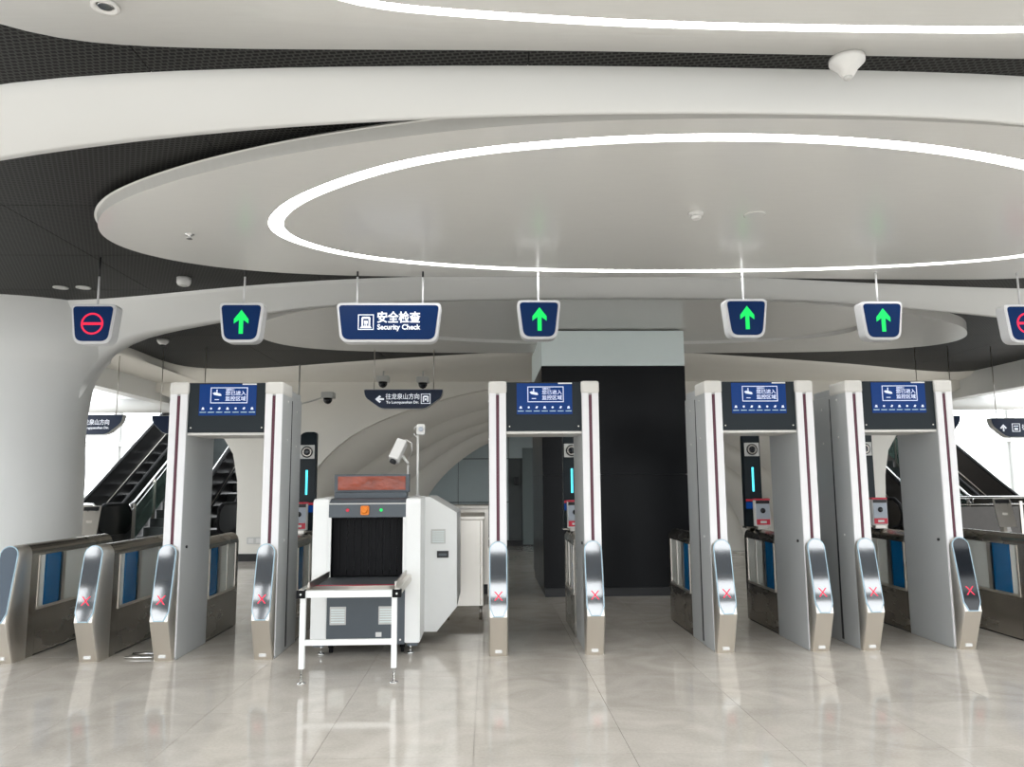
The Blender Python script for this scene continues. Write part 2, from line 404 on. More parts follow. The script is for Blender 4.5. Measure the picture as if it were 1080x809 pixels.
# ---- flared columns
def column(cxx, sgn, label):
    pc = [at(x_, y_, 8.5) for x_, y_ in ((78, 500), (78, 470), (80, 440), (86, 410), (91, 398), (97, 388), (101, 383))]
    prof = [(0, pc[0].x), (0.8, pc[0].x)] + [(p.z, p.x) for p in pc] + [(2.75, pc[-1].x+0.06), (3.0, pc[-1].x+0.10), (3.32, pc[-1].x+0.10)]
    rows = []
    for z, xr in prof:
        rx = xr+5.6; ry = 0.80
        row = []
        for k in range(56):
            a = 2*math.pi*k/56; ca, sa = math.cos(a), math.sin(a)
            rxx = rx if ca*sgn > 0 else 1.13+min(0.5, max(0, rx-1.13)*0.5)
            row.append((cxx + rxx*ca, 8.6 + ry*sa, z))
        rows.append(row)
    return struct(MB().grid(rows, closed=True).build('column', 'white_paint'), label, 'column')
column(-5.6, 1, 'white flared column rising behind the end barrier')
column(8.5, -1, 'white flared column beyond the far barrier')

# ---- disc 3 (behind the signs)
c3 = (1.62, 9.35)
p3 = [(275, 348), (280, 340), (300, 332), (350, 324), (420, 319), (500, 316), (640, 315), (760, 316), (860, 321), (930, 328), (990, 338), (1018, 350), (1013, 358), (990, 364), (930, 369), (870, 371), (760, 372), (640, 372), (540, 372), (280, 358), (300, 364), (340, 369), (400, 371), (470, 372)]
o3 = outline([tuple(zp(x, y, ZC)[:2]) for x, y in p3], c3, 4.3, 1.8)
p3r = [(385, 342), (395, 333), (420, 326), (500, 320), (560, 317.5), (660, 316.5), (760, 318), (830, 323), (890, 332), (908, 341), (890, 352), (830, 359), (760, 362), (640, 363), (540, 362), (450, 357), (400, 350)]
o3r = outline([tuple(zp(x, y, ZC)[:2]) for x, y in p3r], c3, 3.2, 1.35)
d3 = MB().grid(ringband(o3, ZM+0.01, o3, ZC), closed=True)
d3.grid(ringband(o3, ZC, o3r, ZC), smooth=False, closed=True)
o3s = scaled(o3r, c3, 0.985)
d3.grid(ringband(o3r, ZC, o3s, ZC+0.04), smooth=False, closed=True)
d3.poly([(x, y, ZC+0.04) for x, y in o3s])
struct(d3.build('ceiling_disc', 'disc_panel'), 'smaller unlit oval ceiling disc behind the hanging signs', 'ceiling panel')

# ---- soffit C towards the back wall
XM = 1.44                                  # axis of the back wall
Cpx = [(118, 360), (130, 363), (160, 377), (195, 389), (230, 390), (270, 389), (316, 386), (350, 383), (409, 379), (450, 376), (560, 370), (640, 369), (725, 372), (800, 377), (900, 384), (960, 390), (1010, 394), (1050, 389), (1085, 381)]
cn = [zp(x, y, ZM-0.004) for x, y in Cpx]
cn = [Vector((-6.0, 9.2, ZM-0.004))] + cn + [Vector((8.9, 9.2, ZM-0.004))]
cr = resample(cn, 90)
sof = MB().grid([[Vector((p.x, p.y, ZM+0.01)) for p in cr], cr, [p+Vector((0, 0.10, -0.05)) for p in cr], [p+Vector((0, 0.26, -0.095)) for p in cr], [Vector((p.x, p.y+0.5, ZC)) for p in cr],
                 [Vector((p.x, 14.05, ZC)) for p in cr]])
struct(sof.build('ceiling_soffit', 'cream_paint'), 'pale curved soffit joining the ceiling to the back wall', 'ceiling panel')
for k, x in enumerate((-6.0, 8.9)):
    s = 1 if k == 0 else -1
    struct(MB().box(min(x, x-0.25*s), max(x, x-0.25*s), 8.9, 14.6, 2.88, 3.32).build('trim_%d' % (k+1), 'white_paint'),
           'white fascia along the stair opening near the ' + ('end column' if k == 0 else 'far column'), 'trim')
for k, (a, b) in enumerate(((-10, -4.6), (7.5, 12.8))):
    t = MB().box(a, b, 14.75, 15.1, 2.98, 3.16); t.tube([(a, 14.7, 2.84), (b, 14.7, 2.84)], 0.13, 14)
    struct(t.build('trim_%d' % (k+3), 'white_paint'), 'white cross beam with pipe over the ' + ('stair behind the end column' if k == 0 else 'stair behind the far barrier'), 'trim')

# ---- back wall: front shell + nested arch ribs
ARC = [
    [(300, 578), (290, 540), (275, 508), (250, 476), (222, 453), (176, 436), (118, 417), (74, 408), (0, 400)],
    [(285, 576), (268, 548), (248, 522), (217, 497), (187, 476), (141, 450), (105, 437), (74, 428), (0, 417)],
    [(238, 576), (228, 548), (215, 528), (185, 499), (141, 469), (105, 453), (74, 442), (0, 430)],
    [(197, 576), (189, 546), (176, 526), (155, 501), (118, 473.5), (74, 451), (0, 441)],
    [(156, 576), (150, 545), (141, 527), (129.5, 508), (106, 486), (74, 465), (40, 456), (0, 453)]]
ARCY = [14.0, 14.3, 14.6, 14.9, 15.2]
def arc_pts(k, n=24):
    pts = [at(590-dx, y, ARCY[k]) for dx, y in ARC[k]]
    pts = [Vector((p.x-(pts[-1].x), 0, min(p.z, 3.16))) for p in pts]; pts[0].z = 0
    r = resample(pts, n); r[0].z = 0
    left = [(p.x, p.z) for p in r]; return left + [(-x, z) for x, z in left[-2::-1]]
def wall_left_edge():
    return [(-5.90, 0.0), (-5.90, 1.0), (-5.92, 1.44), (-6.01, 1.9), (-6.22, 2.24), (-6.56, 2.57), (-7.0, 2.85), (-7.6, 3.1), (-8.2, 3.3)]
a0 = arc_pts(0)
half = len(a0)//2
wb = MB()
wl = wall_left_edge()
Ltop = [(x+XM, z) for x, z in wl] + [(XM, 3.3)] + [(x+XM, z) for x, z in a0[half::-1]]
Rtop = [(2*XM-x, z) for x, z in Ltop]
wb.prism(Ltop, 'y', 14.0, 14.35); wb.prism(Rtop, 'y', 14.0, 14.35)
wback = wb.build('wall_back', 'cream_paint'); struct(wback, 'cream back wall of nested stepped arches', 'wall')
for k in range(4):
    A = arc_pts(k); B = arc_pts(k+1)
    y0, y1 = ARCY[k]+0.14, ARCY[k+1]
    out = [(XM+x*1.03, y0, z*1.02) for x, z in A]
    rib = MB().grid([out, [(XM+x, y1, z) for x, z in B], [(XM+x*1.03, y1+0.16, z*1.02) for x, z in B]])
    rib.build('arch_rib', 'cream_paint', wback)
# rear infill wall with panels and door
rw = MB().box(-4.6, 7.6, 16.85, 17.0, 0, 3.3).build('wall_rear', 'joint'); struct(rw, 'blue-grey panelled wall inside the arch', 'wall')
pb = None
for i in range(-3, 5):
    for (z0, z1) in ((0.12, 0.92), (0.94, 1.86), (1.88, 2.8)):
        x0 = -0.62+i*1.1
        if 0.7 < x0+0.55 < 1.2+0.6 and z0 < 1.8: continue
        MB().box(x0+0.006, x0+1.094, 16.80, 16.86, z0, z1).build('wall_panel', 'bluegrey_wall', rw)
struct(MB().box(-4.6, 7.6, 16.80, 16.86, 0, 0.115).build('baseboard_back', 'black'), 'black baseboard under the panelled wall', 'baseboard')
dr = MB().box(0.78, 1.66, 16.78, 16.84, 0.02, 2.1).build('door_1', 'door_grey'); struct(dr, 'dark grey door in the panelled wall', 'door')
MB().box(1.55, 1.58, 16.74, 16.79, 0.95, 1.1).build('handle', 'steel', dr)
tag(MB().box(0.60, 0.70, 16.76, 16.80, 1.29, 1.47, 0.01).build('wall_sensor', 'black'), 'small black access sensor on wall beside the grey door', 'sensor')
for k, (a, b) in enumerate(((-4.46, -3.70), (6.58, 7.34))):
    struct(MB().box(a, b, 13.975, 14.02, 0, 0.13).build('baseboard_%s' % ('left' if k == 0 else 'right'), 'black'), 'black baseboard at the foot of the arch pillar', 'baseboard')
so = thing('wall_socket', (-4.12, 13.99, 0.36), 'pale double socket plate low on cream arch pillar', 'socket')
MB().box(-0.14, 0.14, -0.012, 0.008, -0.06, 0.06, 0.004).build('plate', 'vent_grey', so)
for sx in (-0.07, 0.07): MB().box(sx-0.045, sx+0.045, -0.016, -0.01, -0.04, 0.04).build('outlet', 'plastic_white', so)

# ---- black core box in the middle
core = MB().box(0.70, 2.44, 9.36, 11.3, 0, ZC+0.02).build('wall_core', 'joint'); struct(core, 'black clad service core standing behind the gates', 'wall')
for (z0, z1, m) in ((0.0, 0.10, 'black'), (0.105, 1.44, 'core_black'), (1.445, 2.775, 'core_black'), (2.78, ZC+0.02, 'core_pale')):
    e = 0.0 if z0 else -0.015
    nx = 1
    MB().box(0.68-e, 2.46+e, 9.32-e, 9.362, z0, z1).build('cladding_panel', m, core)
    MB().box(0.68-e, 0.702, 9.325, 11.32, z0, z1).build('cladding_panel', m, core)
    MB().box(2.438, 2.46+e, 9.325, 11.32, z0, z1).build('cladding_panel', m, core)

# ---- glazing at the back on both sides
def glazing(idx, x0, x1, Y, label):
    w = MB()
    n = 5
    for i in range(n+1):
        x = x0+(x1-x0)*i/n; w.box(x-0.09, x+0.09, Y-0.1, Y+0.1, 0, 6.2)
    for z in (0.05, 2.55, 4.3, 6.1): w.box(x0, x1, Y-0.08, Y+0.08, z-0.07, z+0.07)
    o = w.build('window_%d' % idx, 'vent_grey'); struct(o, label, 'window')
    for i in range(n):
        a = x0+(x1-x0)*i/n+0.09; b = x0+(x1-x0)*(i+1)/n-0.09
        for z0, z1 in ((0.12, 2.48), (2.62, 4.23), (4.37, 6.03)):
            MB().box(a, b, Y-0.01, Y+0.01, z0, z1).build('pane', 'window_glass', o)
glazing(1, -17.5, -6.5, 23, 'tall white framed glazing behind the stair at the end column')
glazing(2, 9.5, 20.5, 23, 'tall white framed glazing behind the far barrier stair')
# ---- unseen facade frame, added to put dark shapes into panel reflections
fa = MB()
for x in [-8.4+1.5*i for i in range(14)]: fa.box(x-0.04, x+0.04, -1.45, -1.3, 0, 4.2)
for z in (0.05, 2.5, 4.15): fa.box(-8.44, 11.2, -1.44, -1.31, z-0.05, z+0.05)
fa.box(-8.44, 11.2, -1.5, -1.25, 2.86, 3.34)  # header band added to darken a strip of the nose panel reflections
for x, w_, z_ in ((-5.2, 0.9, 3.9), (-2.6, 0.5, 2.75), (-1.0, 0.35, 3.7), (1.3, 0.6, 3.8), (3.4, 0.7, 2.7), (5.6, 0.4, 3.75)): fa.box(x-w_/2, x+w_/2, -1.48, -1.28, 2.4, z_)  # added blocks that break up the reflected dark band
struct(fa.build('reflection_frame', 'frame_dark'), 'unseen dark facade frame added for the panel reflections', 'wall')

# ================================================================== BARRIERS (turnstile cabinets)
YB = 6.25
BW = 0.155
def f_nose(z): return -0.12*(z/0.317) if z < 0.317 else -0.12*(1-(z-0.317)/(0.89-0.317))
def stadium(w, h, chamfer, n=10):
    # outline in (x, s): rounded top, chamfered bottom
    pts = []
    r = w/2
    for k in range(n+1):
        a = math.pi*k/n; pts.append((r*math.cos(a), h-r+r*math.sin(a)))
    pts += [(-r, chamfer), (-r*0.55, 0.0), (r*0.55, 0.0), (r, chamfer)]
    return pts
def make_barrier(kind):
    root = thing('ticket_barrier', (0, YB, 0), '', 'barrier', 'stainless barrier cabinets')
    r = BW/2
    sec = [(-r, 0.0)] + [(-r, z) for z in (0.1, 0.2, 0.317, 0.45, 0.6, 0.75)] + [(-r*math.cos(math.pi*k/12), 0.8125+r*math.sin(math.pi*k/12)) for k in range(13)] + [(r, z) for z in (0.75, 0.6, 0.45, 0.317, 0.2, 0.1)] + [(r, 0.0)]
    # nose with a leaning front
    inner = [(x*0.80, z if z > 0 else 0.0) for x, z in sec]
    def zz(z): return 0.8125-(0.8125-z) if z < 0.8125 else 0.8125+(z-0.8125)*0.85
    nb = 0.16 if kind != 'gate' else 0.015
    nose = MB().grid([[(x, max(nb, f_nose(z)+0.02), z) for x, z in sec], [(x, f_nose(z)+0.02, z) for x, z in sec], [(x*0.86, f_nose(z), zz(z)) for x, z in sec]])
    nose.poly([(x*0.86, f_nose(z), zz(z)) for x, z in sec][7:20])
    nose.grid([[(x*0.86, f_nose(z), z) for x, z in sec[:8]], [(x*0.86, f_nose(z), z) for x, z in sec[:-9:-1]]], smooth=False)
    nose.poly([(x, nb, z) for x, z in sec])
    no = nose.build('nose', 'steel_warm', root)
    MB().box(-0.026, 0.026, -0.026, -0.012, 0.028, 0.05).build('rating_plate', 'plastic_white', no)
    # display panel lying on the leaning front
    t0 = Vector((0, -0.12, 0.317)); t1 = Vector((0, 0.0, 0.885)); d = (t1-t0).normalized(); nrm = Vector((0, -d.z, d.y))
    Lp = (t1-t0).length
    def lay(pts, lift):
        return [Vector((x, 0, 0)) + t0 + d*s + nrm*lift for x, s in pts]
    def slab(pts, l0, l1):
        A, B = lay(pts, l0), lay(pts, l1); t = bmesh.new(); va = [t.verts.new(p) for p in A]; vb = [t.verts.new(p) for p in B]
        t.faces.new(va); t.faces.new(vb[::-1]); n = len(va)
        for i in range(n): t.faces.new((va[i], vb[i], vb[(i+1) % n], va[(i+1) % n]))
        bmesh.ops.recalc_face_normals(t, faces=t.faces); b = MB(); b.merge(t); return b
    slab(stadium(0.142, Lp+0.004, 0.07), -0.004, 0.006).build('panel_rim', 'panel_rim', root)
    dp = slab([(x, s+0.008) for x, s in stadium(0.126, Lp-0.012, 0.066)], 0.0, 0.0085).build('display_panel', 'mirror_film' if kind != 'plain' else 'panel_blue', root)
    if kind != 'plain':
        mk = MB()
        for sg in (1, -1):
            pts = [(-0.034, 0.16-sg*0.034), (-0.034+0.011, 0.16-sg*0.034-sg*0.0), (0.034, 0.16+sg*0.034), (0.034-0.011, 0.16+sg*0.034)]
            A = lay(pts, 0.0088); t = bmesh.new(); t.faces.new([t.verts.new(p) for p in A]); mk.merge(t)
        mk.build('cross_mark', 'led_red', dp)
    # cabinet
    y0 = 0.16 if kind != 'gate' else 0.69; ye = 1.51
    w0 = 0.27 if kind != 'gate' else 0.71
    wt = 0.80; wbm = 0.36
    top = [(x, z) for x, z in sec if z >= 0.80]
    top = [(-r, 0.795)] + [p for p in top] + [(r, 0.795)]
    MB().prism(top, 'y', y0, ye-0.02, 0.004).build('top_rail', 'steel_dark', root)
    MB().box(-r*0.97, r*0.97, y0, w0, 0.0, 0.795).build('front_panel', 'steel_dark', root)
    MB().box(-r*0.97, r*0.97, w0+0.003, ye-0.08, 0.012, wbm).build('lower_panel', 'steel_dark', root)
    MB().box(-r*0.97, r*0.97, ye-0.077, ye, 0.0, 0.82, 0.01).build('rear_panel', 'steel_dark', root)
    MB().box(-r*0.9, r*0.9, w0, ye-0.08, 0, 0.012).build('plinth', 'black', root)
    fr = MB()
    for s in (-1, 1):
        fr.box(s*r*0.98-0.006, s*r*0.98+0.006, w0, ye-0.08, wbm, wbm+0.022)
        fr.box(s*r*0.98-0.004, s*r*0.98+0.004, w0, w0+0.02, wbm, 0.795)
    fr.build('window_frame', 'steel_warm', root)
    MB().box(-r*0.6, r*0.6, w0, ye-0.08, wbm, wbm+0.01).build('window_sill', 'steel_warm', root)
    b0, b1 = (w0+0.12, w0+0.34) if kind != 'gate' else (w0+0.01, w0+0.24)
    if kind != 'gate': MB().box(-0.062, 0.062, w0+0.022, b0-0.01, wbm+0.012, 0.795).build('clear_pane', 'glass_clear', root)
    MB().box(-0.066, 0.066, b0, b1, wbm+0.012, 0.795).build('blue_pane', 'glass_blue', root)
    MB().box(-r*0.93, r*0.93, b1+0.02, b1+0.07, wbm+0.012, 0.795).build('mullion', 'steel', root)
    MB().box(-0.062, 0.062, b1+0.075, ye-0.08, wbm+0.012, 0.795).build('clear_pane', 'glass_clear', root)
    MB().box(-0.068, 0.068, (b1+ye)/2-0.02, (b1+ye)/2+0.0, wbm+0.012, 0.795).build('pane_clip', 'steel_warm', root)
    return root
bx_lane = make_barrier('lane'); bx_plain = make_barrier('plain'); bx_gate = make_barrier('gate')
bx_plain.location.x = -3.735; bx_plain['label'] = 'stainless barrier cabinet with blank nose panel, cut by the photo edge before the end column'
bx_lane.location.x = -3.085; bx_lane['label'] = 'stainless barrier cabinet with no detector post, between two lanes by the end column'
GB = [(-2.515, 'barrier cabinet whose nose fronts the escalator-side post of the first detector'),
      (-1.745, 'barrier cabinet whose nose fronts the post nearest the baggage scanner table'),
      (0.090, 'barrier cabinet whose nose fronts the post between scanner and black core'),
      (0.850, 'barrier cabinet whose nose fronts the post standing before the black core'),
      (1.895, 'barrier cabinet whose nose fronts the post just past the black core'),
      (2.665, 'barrier cabinet on the terminal side of the third detector'),
      (3.075, 'barrier cabinet on the entry side of the last detector, close to its neighbour'),
      (3.860, 'barrier cabinet with dark nose panel and red cross, outer post of the last detector')]
for i, (x, lab) in enumerate(GB):
    o = bx_gate if i == 0 else copy_tree(bx_gate)
    o.location.x = x; o['label'] = 'stainless ' + lab
    if i == len(GB)-1:
        for ch in o.children:
            if ch.name.startswith('display_panel'):
                ch.material_slots[0].link = 'OBJECT'; ch.material_slots[0].material = MATS['black_gloss']
o = copy_tree(bx_lane); o.location.x = 4.60; o['label'] = 'stainless barrier cabinet outermost beyond the last detector, its nose outside the photo'

# ================================================================== WALK-THROUGH DETECTORS
def make_gate():
    root = thing('metal_detector_gate', (0, 6.285, 0), '', 'detector gate', 'walk-through metal detectors')
    Dp = 0.64
    for s in (-1, 1):
        xo, xi = s*0.455, s*0.312
        a, b = min(xo, xi), max(xo, xi)
        post = MB().box(a, b, 0.0, Dp, 0.0, 2.09, 0.008).build('post', 'gate_grey', root)
        # white front facing with the dark stripe slot between two strips
        MB().box(a+0.002, (a+b)/2-0.013, -0.012, 0.012, 0.02, 2.09, 0.004).build('front_strip', 'gate_white', post)
        MB().box((a+b)/2+0.013, b-0.002, -0.012, 0.012, 0.02, 2.09, 0.004).build('front_strip', 'gate_white', post)
        MB().box((a+b)/2-0.013, (a+b)/2+0.013, -0.006, 0.01, 0.02, 2.075).build('accent_stripe', 'dark_red', post)
        MB().box(a-0.004, b+0.004, -0.016, Dp*0.46, 2.085, 2.19, 0.02).build('cap', 'gate_cap', post)
        MB().box(a+0.01, b-0.01, Dp*0.46+0.004, Dp, 2.085, 2.15, 0.01).build('rear_cap', 'gate_grey', post)
        # outer side: seam and screws
        xs = xo
        seam = MB().prism([(0.285, 0.03), (0.315, 0.03), (0.300, 2.06), (0.294, 2.06)], 'x', xs-0.004, xs+0.004)
        seam.build('seam', 'black', post)
        for (yy, z) in ((0.16, 2.04), (0.16, 1.72), (0.46, 1.98), (0.46, 1.68), (0.16, 0.9)):
            MB().lathe([(0.009, 0), (0.011, s*0.003), (0.006, s*0.006)], (xs, yy, z), 10, 'x').build('screw', 'plastic_white', post)
        MB().lathe([(0.012, 0), (0.012, -s*0.01)], (xi, 0.10, 0.86), 10, 'x').build('sensor', 'black', post)
    hd = MB().box(-0.312, 0.312, 0.012, 0.50, 1.775, 2.183, 0.004).build('header', 'slate', root)
    MB().box(-0.312, 0.312, 0.02, 0.50, 1.755, 1.776).build('header_underside', 'gate_cap', hd)
    MB().box(-0.05, 0.16, 0.03, 0.06, 1.7545, 1.762).build('vent_slot', 'black', hd)
    for sx in (-0.285, 0.285): MB().lathe([(0.006, 0), (0.006, -0.004)], (sx, 0.012, 1.815), 8, 'y').build('screw', 'steel', hd)
    MB().box(-0.225, 0.235, 0.006, 0.014, 1.915, 2.172).build('screen', 'screen_blue', hd)
    fr = MB(); x0, x1, z0, z1 = -0.135, 0.165, 2.015, 2.145; t = 0.006
    for bxs in ((x0, x1, z0, z0+t), (x0, x1, z1-t, z1), (x0, x0+t, z0, z1), (x1-t, x1, z0, z1)):
        fr.box(bxs[0], bxs[1], 0.004, 0.007, bxs[2], bxs[3])
    fr.build('notice_frame', 'screen_ink', hd)
    ic = MB().prism([(-0.118, 2.098), (-0.100, 2.106), (-0.055, 2.094), (-0.045, 2.078), (-0.060, 2.074), (-0.105, 2.083)], 'y', 0.004, 0.007)
    ic.box(-0.088, -0.080, 0.004, 0.007, 2.10, 2.128); ic.box(-0.10, -0.065, 0.004, 0.007, 2.042, 2.048)
    ic.build('camera_icon', 'screen_ink', hd)
    text('screen_heading', '温馨提示：', 0.016, 'screen_ink', hd, (0.028, 0.005, 2.126), 0.0001)
    text('screen_text', '您已进入', 0.040, 'screen_ink', hd, (0.068, 0.005, 2.095), 0.0004, width=0.165)
    text('screen_text', '监控区域', 0.040, 'screen_ink', hd, (0.068, 0.005, 2.050), 0.0004, width=0.165)
    for k in range(7):
        xx = -0.192+k*0.066
        g = MB()
        if k % 3 == 0: g.prism([(xx-0.012, 1.962), (xx+0.012, 1.962), (xx+0.006, 1.982), (xx-0.006, 1.982)], 'y', 0.004, 0.007)
        elif k % 3 == 1: g.lathe([(0.009, 0), (0.009, 0.003)], (xx, 0.004, 1.972), 10, 'y')
        else: g.prism([(xx-0.012, 1.966), (xx, 1.984), (xx+0.012, 1.978), (xx+0.004, 1.962)], 'y', 0.004, 0.007)
        g.build('screen_icon', 'screen_ink', hd)
        MB().box(xx-0.025, xx+0.025, 0.0045, 0.007, 1.938, 1.945).build('caption_line', 'panel_rim', hd)
    MB().box(0.12, 0.235, 0.004, 0.012, 2.166, 2.177).build('sticker', 'plastic_white', hd)
    return root
g0 = make_gate()
for i, (x, lab) in enumerate([(-2.118, 'white walk-through detector gate between escalators and baggage scanner'), (0.475, 'white walk-through detector gate standing in front of the black core'),
                              (2.272, 'white walk-through detector gate just past the black core'), (3.462, 'white walk-through detector gate farthest from the scanner')]):
    o = g0 if i == 0 else copy_tree(g0)
    o.location.x = x; o['label'] = lab
# a foot rail lying by the first gate
fo = thing('floor_stop', (-2.72, 6.42, 0), 'low chrome floor stop lying beside the first detector gate', 'floor stop')
MB().tube([(-0.13, -0.08, 0.012), (0.13, -0.08, 0.012)], 0.010, 8).tube([(-0.13, 0.06, 0.012), (0.13, 0.06, 0.012)], 0.010, 8).build('bar', 'chrome', fo)
MB().box(-0.13, -0.115, -0.08, 0.06, 0.002, 0.012).build('link', 'chrome', fo)

# ================================================================== FACE TERMINALS AND CARD READERS
def make_terminal():
    root = thing('face_terminal', (0, 7.66, 0.891), '', 'terminal', 'face recognition terminals')
    pr = rounded([(-0.085, 0.0), (0.085, 0.0), (0.085, 0.975), (-0.085, 0.975)], [0.005, 0.005, 0.03, 0.09], 6)
    MB().prism(pr, 'y', -0.035, 0.05, 0.004).build('body', 'slate', root)
    pl = MB().box(-0.075, 0.072, -0.046, -0.034, 0.71, 0.845, 0.004).build('camera_plate', 'vent_grey', root)
    MB().lathe([(0.056, 0), (0.056, -0.006), (0.048, -0.008)], (0, -0.046, 0.777), 24, 'y').build('lens_ring', 'black', pl)
    MB().lathe([(0.047, 0), (0.044, -0.004)], (0, -0.053, 0.777), 24, 'y').build('lens_trim', 'steel_dark', pl)
    MB().lathe([(0.034, 0), (0.030, -0.008), (0.015, -0.012)], (0, -0.056, 0.777), 24, 'y').build('lens', 'black_gloss', pl)
    MB().box(-0.010, 0.010, -0.040, -0.034, 0.36, 0.60, 0.003).build('light_bar', 'led_cyan', root)
    MB().box(-0.08, 0.08, -0.039, -0.034, 0.262, 0.285).build('red_band', 'red_plastic', root)
    MB().box(-0.08, 0.08, -0.039, -0.034, 0.19, 0.255).build('lower_screen', 'screen_blue', root)
    MB().box(-0.095, 0.095, -0.06, 0.06, 0.0, 0.015).build('foot', 'steel_dark', root)
    return root
def make_reader():
    root = thing('card_reader', (0, 7.42, 0.891), '', 'card reader', 'card readers on the barriers')
    MB().box(-0.05, 0.05, -0.02, 0.04, 0.0, 0.04).build('stand', 'steel', root)
    b = MB().box(-0.073, 0.073, -0.03, 0.04, 0.03, 0.29, 0.008).build('body', 'plastic_white', root)
    MB().box(-0.074, 0.074, -0.034, 0.042, 0.277, 0.294, 0.004).build('red_lid', 'red_plastic', root)
    MB().box(-0.066, 0.066, -0.036, -0.028, 0.245, 0.276).build('slot', 'black', root)
    MB().box(-0.066, 0.066, -0.036, -0.028, 0.10, 0.243).build('face', 'reader_grey', root)
    MB().lathe([(0.026, 0), (0.022, -0.008), (0.01, -0.012)], (0.0, -0.036, 0.18), 16, 'y').build('lens', 'black_gloss', root)
    MB().box(-0.064, 0.064, -0.037, -0.028, 0.045, 0.098).build('red_label', 'red_plastic', root)
    MB().box(-0.03, 0.03, -0.039, -0.036, 0.06, 0.082).build('label_mark', 'plastic_white', root)
    return root
t0_, r0_ = make_terminal(), make_reader()
for i, (x, a, b) in enumerate([(-1.765, 'beside the baggage scanner', 'on the barrier beside the baggage scanner'), (0.845, 'in front of the black core', 'seen through the gate before the black core'),
                               (2.66, 'seen through the gate past the black core', 'clearest in view, inside the gate past the black core'), (3.81, 'half hidden in the farthest gate', 'inside the gate farthest from the scanner')]):
    o = t0_ if i == 0 else copy_tree(t0_); o.location.x = x; o['label'] = 'tall dark face terminal with cyan light bar, ' + a
    o = r0_ if i == 0 else copy_tree(r0_); o.location.x = x+(0.0 if i else -0.01); o['label'] = 'red and white card reader ' + b

# ================================================================== HANGING SIGNS
YS = 6.5
def hang_sign(x, zc, w, kind, label, rods, w_bottom=0.80):
    root = thing('hanging_sign', (x, YS, zc), label, 'sign', 'illuminated lane signs')
    h = 0.345
    wb_ = w-0.075
    fr = rounded([(-w/2, h/2), (-wb_/2, -h/2), (wb_/2, -h/2), (w/2, h/2)], [0.045, 0.075, 0.075, 0.045], 6)
    MB().prism(fr, 'y', 0.0, 0.13, 0.008).build('frame', 'sign_frame', root)
    k = 0.022
    fi = rounded([(-w/2+k, h/2-k), (-wb_/2+k, -h/2+k), (wb_/2-k, -h/2+k), (w/2-k, h/2-k)], [0.035, 0.06, 0.06, 0.035], 6)
    face = MB().prism(fi, 'y', -0.004, 0.01).build('face', 'sign_face', root)
    for rx in rods:
        MB().tube([(rx, 0.065, h/2-0.005), (rx, 0.065, ZC-zc-0.05)], 0.009, 8).build('rod', 'sign_frame', root)
        MB().tube([(rx, 0.065, ZC-zc-0.05), (rx, 0.065, (ZM if x < -0.2 else ZC)-zc+0.003)], 0.009, 8).build('upper_rod', 'black' if x < -0.2 else 'sign_frame', root)  # upper rod, blackened on some signs to stand for ceiling shade
    if kind == 'arrow':
        a = MB().prism([(-0.014, -0.10), (0.022, -0.10), (0.022, 0.02), (0.066, -0.012), (0.066, 0.028), (0.004, 0.108), (-0.058, 0.028), (-0.058, -0.012), (-0.014, 0.02)], 'y', -0.007, -0.003)
        a.build('arrow', 'led_green', face)
    elif kind == 'stop':
        b = MB(); n = 40
        o_ = [(0.094*math.cos(2*math.pi*i/n), 0.094*math.sin(2*math.pi*i/n)) for i in range(n)]
        i_ = [(0.078*math.cos(2*math.pi*i/n), 0.078*math.sin(2*math.pi*i/n)) for i in range(n)]
        b.grid([[(x_, -0.006, z_) for x_, z_ in o_], [(x_, -0.006, z_) for x_, z_ in i_]], closed=True)
        b.box(-0.08, 0.08, -0.007, -0.004, -0.011, 0.011)
        b.build('no_entry_mark', 'led_red', face)
    else:
        text('sign_text', '安全检查', 0.105, 'sign_ink', face, (0.085, -0.006, 0.036), 0.0022, width=0.37)
        text('sign_text', 'Security Check', 0.062, 'sign_ink', face, (0.085, -0.006, -0.044), 0.0016, width=0.37)
        b = MB(); x0, x1, z0, z1, t = -0.262, -0.128, -0.066, 0.068, 0.006
        for q in ((x0, x1, z0, z0+t), (x0, x1, z1-t, z1), (x0, x0+t, z0, z1), (x1-t, x1, z0, z1)): b.box(q[0], q[1], -0.007, -0.003, q[2], q[3])
        b.box(-0.232, -0.218, -0.007, -0.003, -0.03, 0.042); b.box(-0.172, -0.158, -0.007, -0.003, -0.03, 0.042); b.box(-0.225, -0.165, -0.007, -0.003, 0.03, 0.048)
        b.box(-0.21, -0.18, -0.007, -0.003, -0.012, 0.014); b.box(-0.205, -0.199, -0.007, -0.003, -0.03, -0.01); b.box(-0.191, -0.185, -0.007, -0.003, -0.03, -0.01)
        b.prism([(-0.245, -0.052), (-0.145, -0.052), (-0.158, -0.032), (-0.232, -0.032)], 'y', -0.007, -0.003)
        b.build('gate_icon', 'sign_ink', face)
    return root
def spos(px, py): return at(px, py, YS)
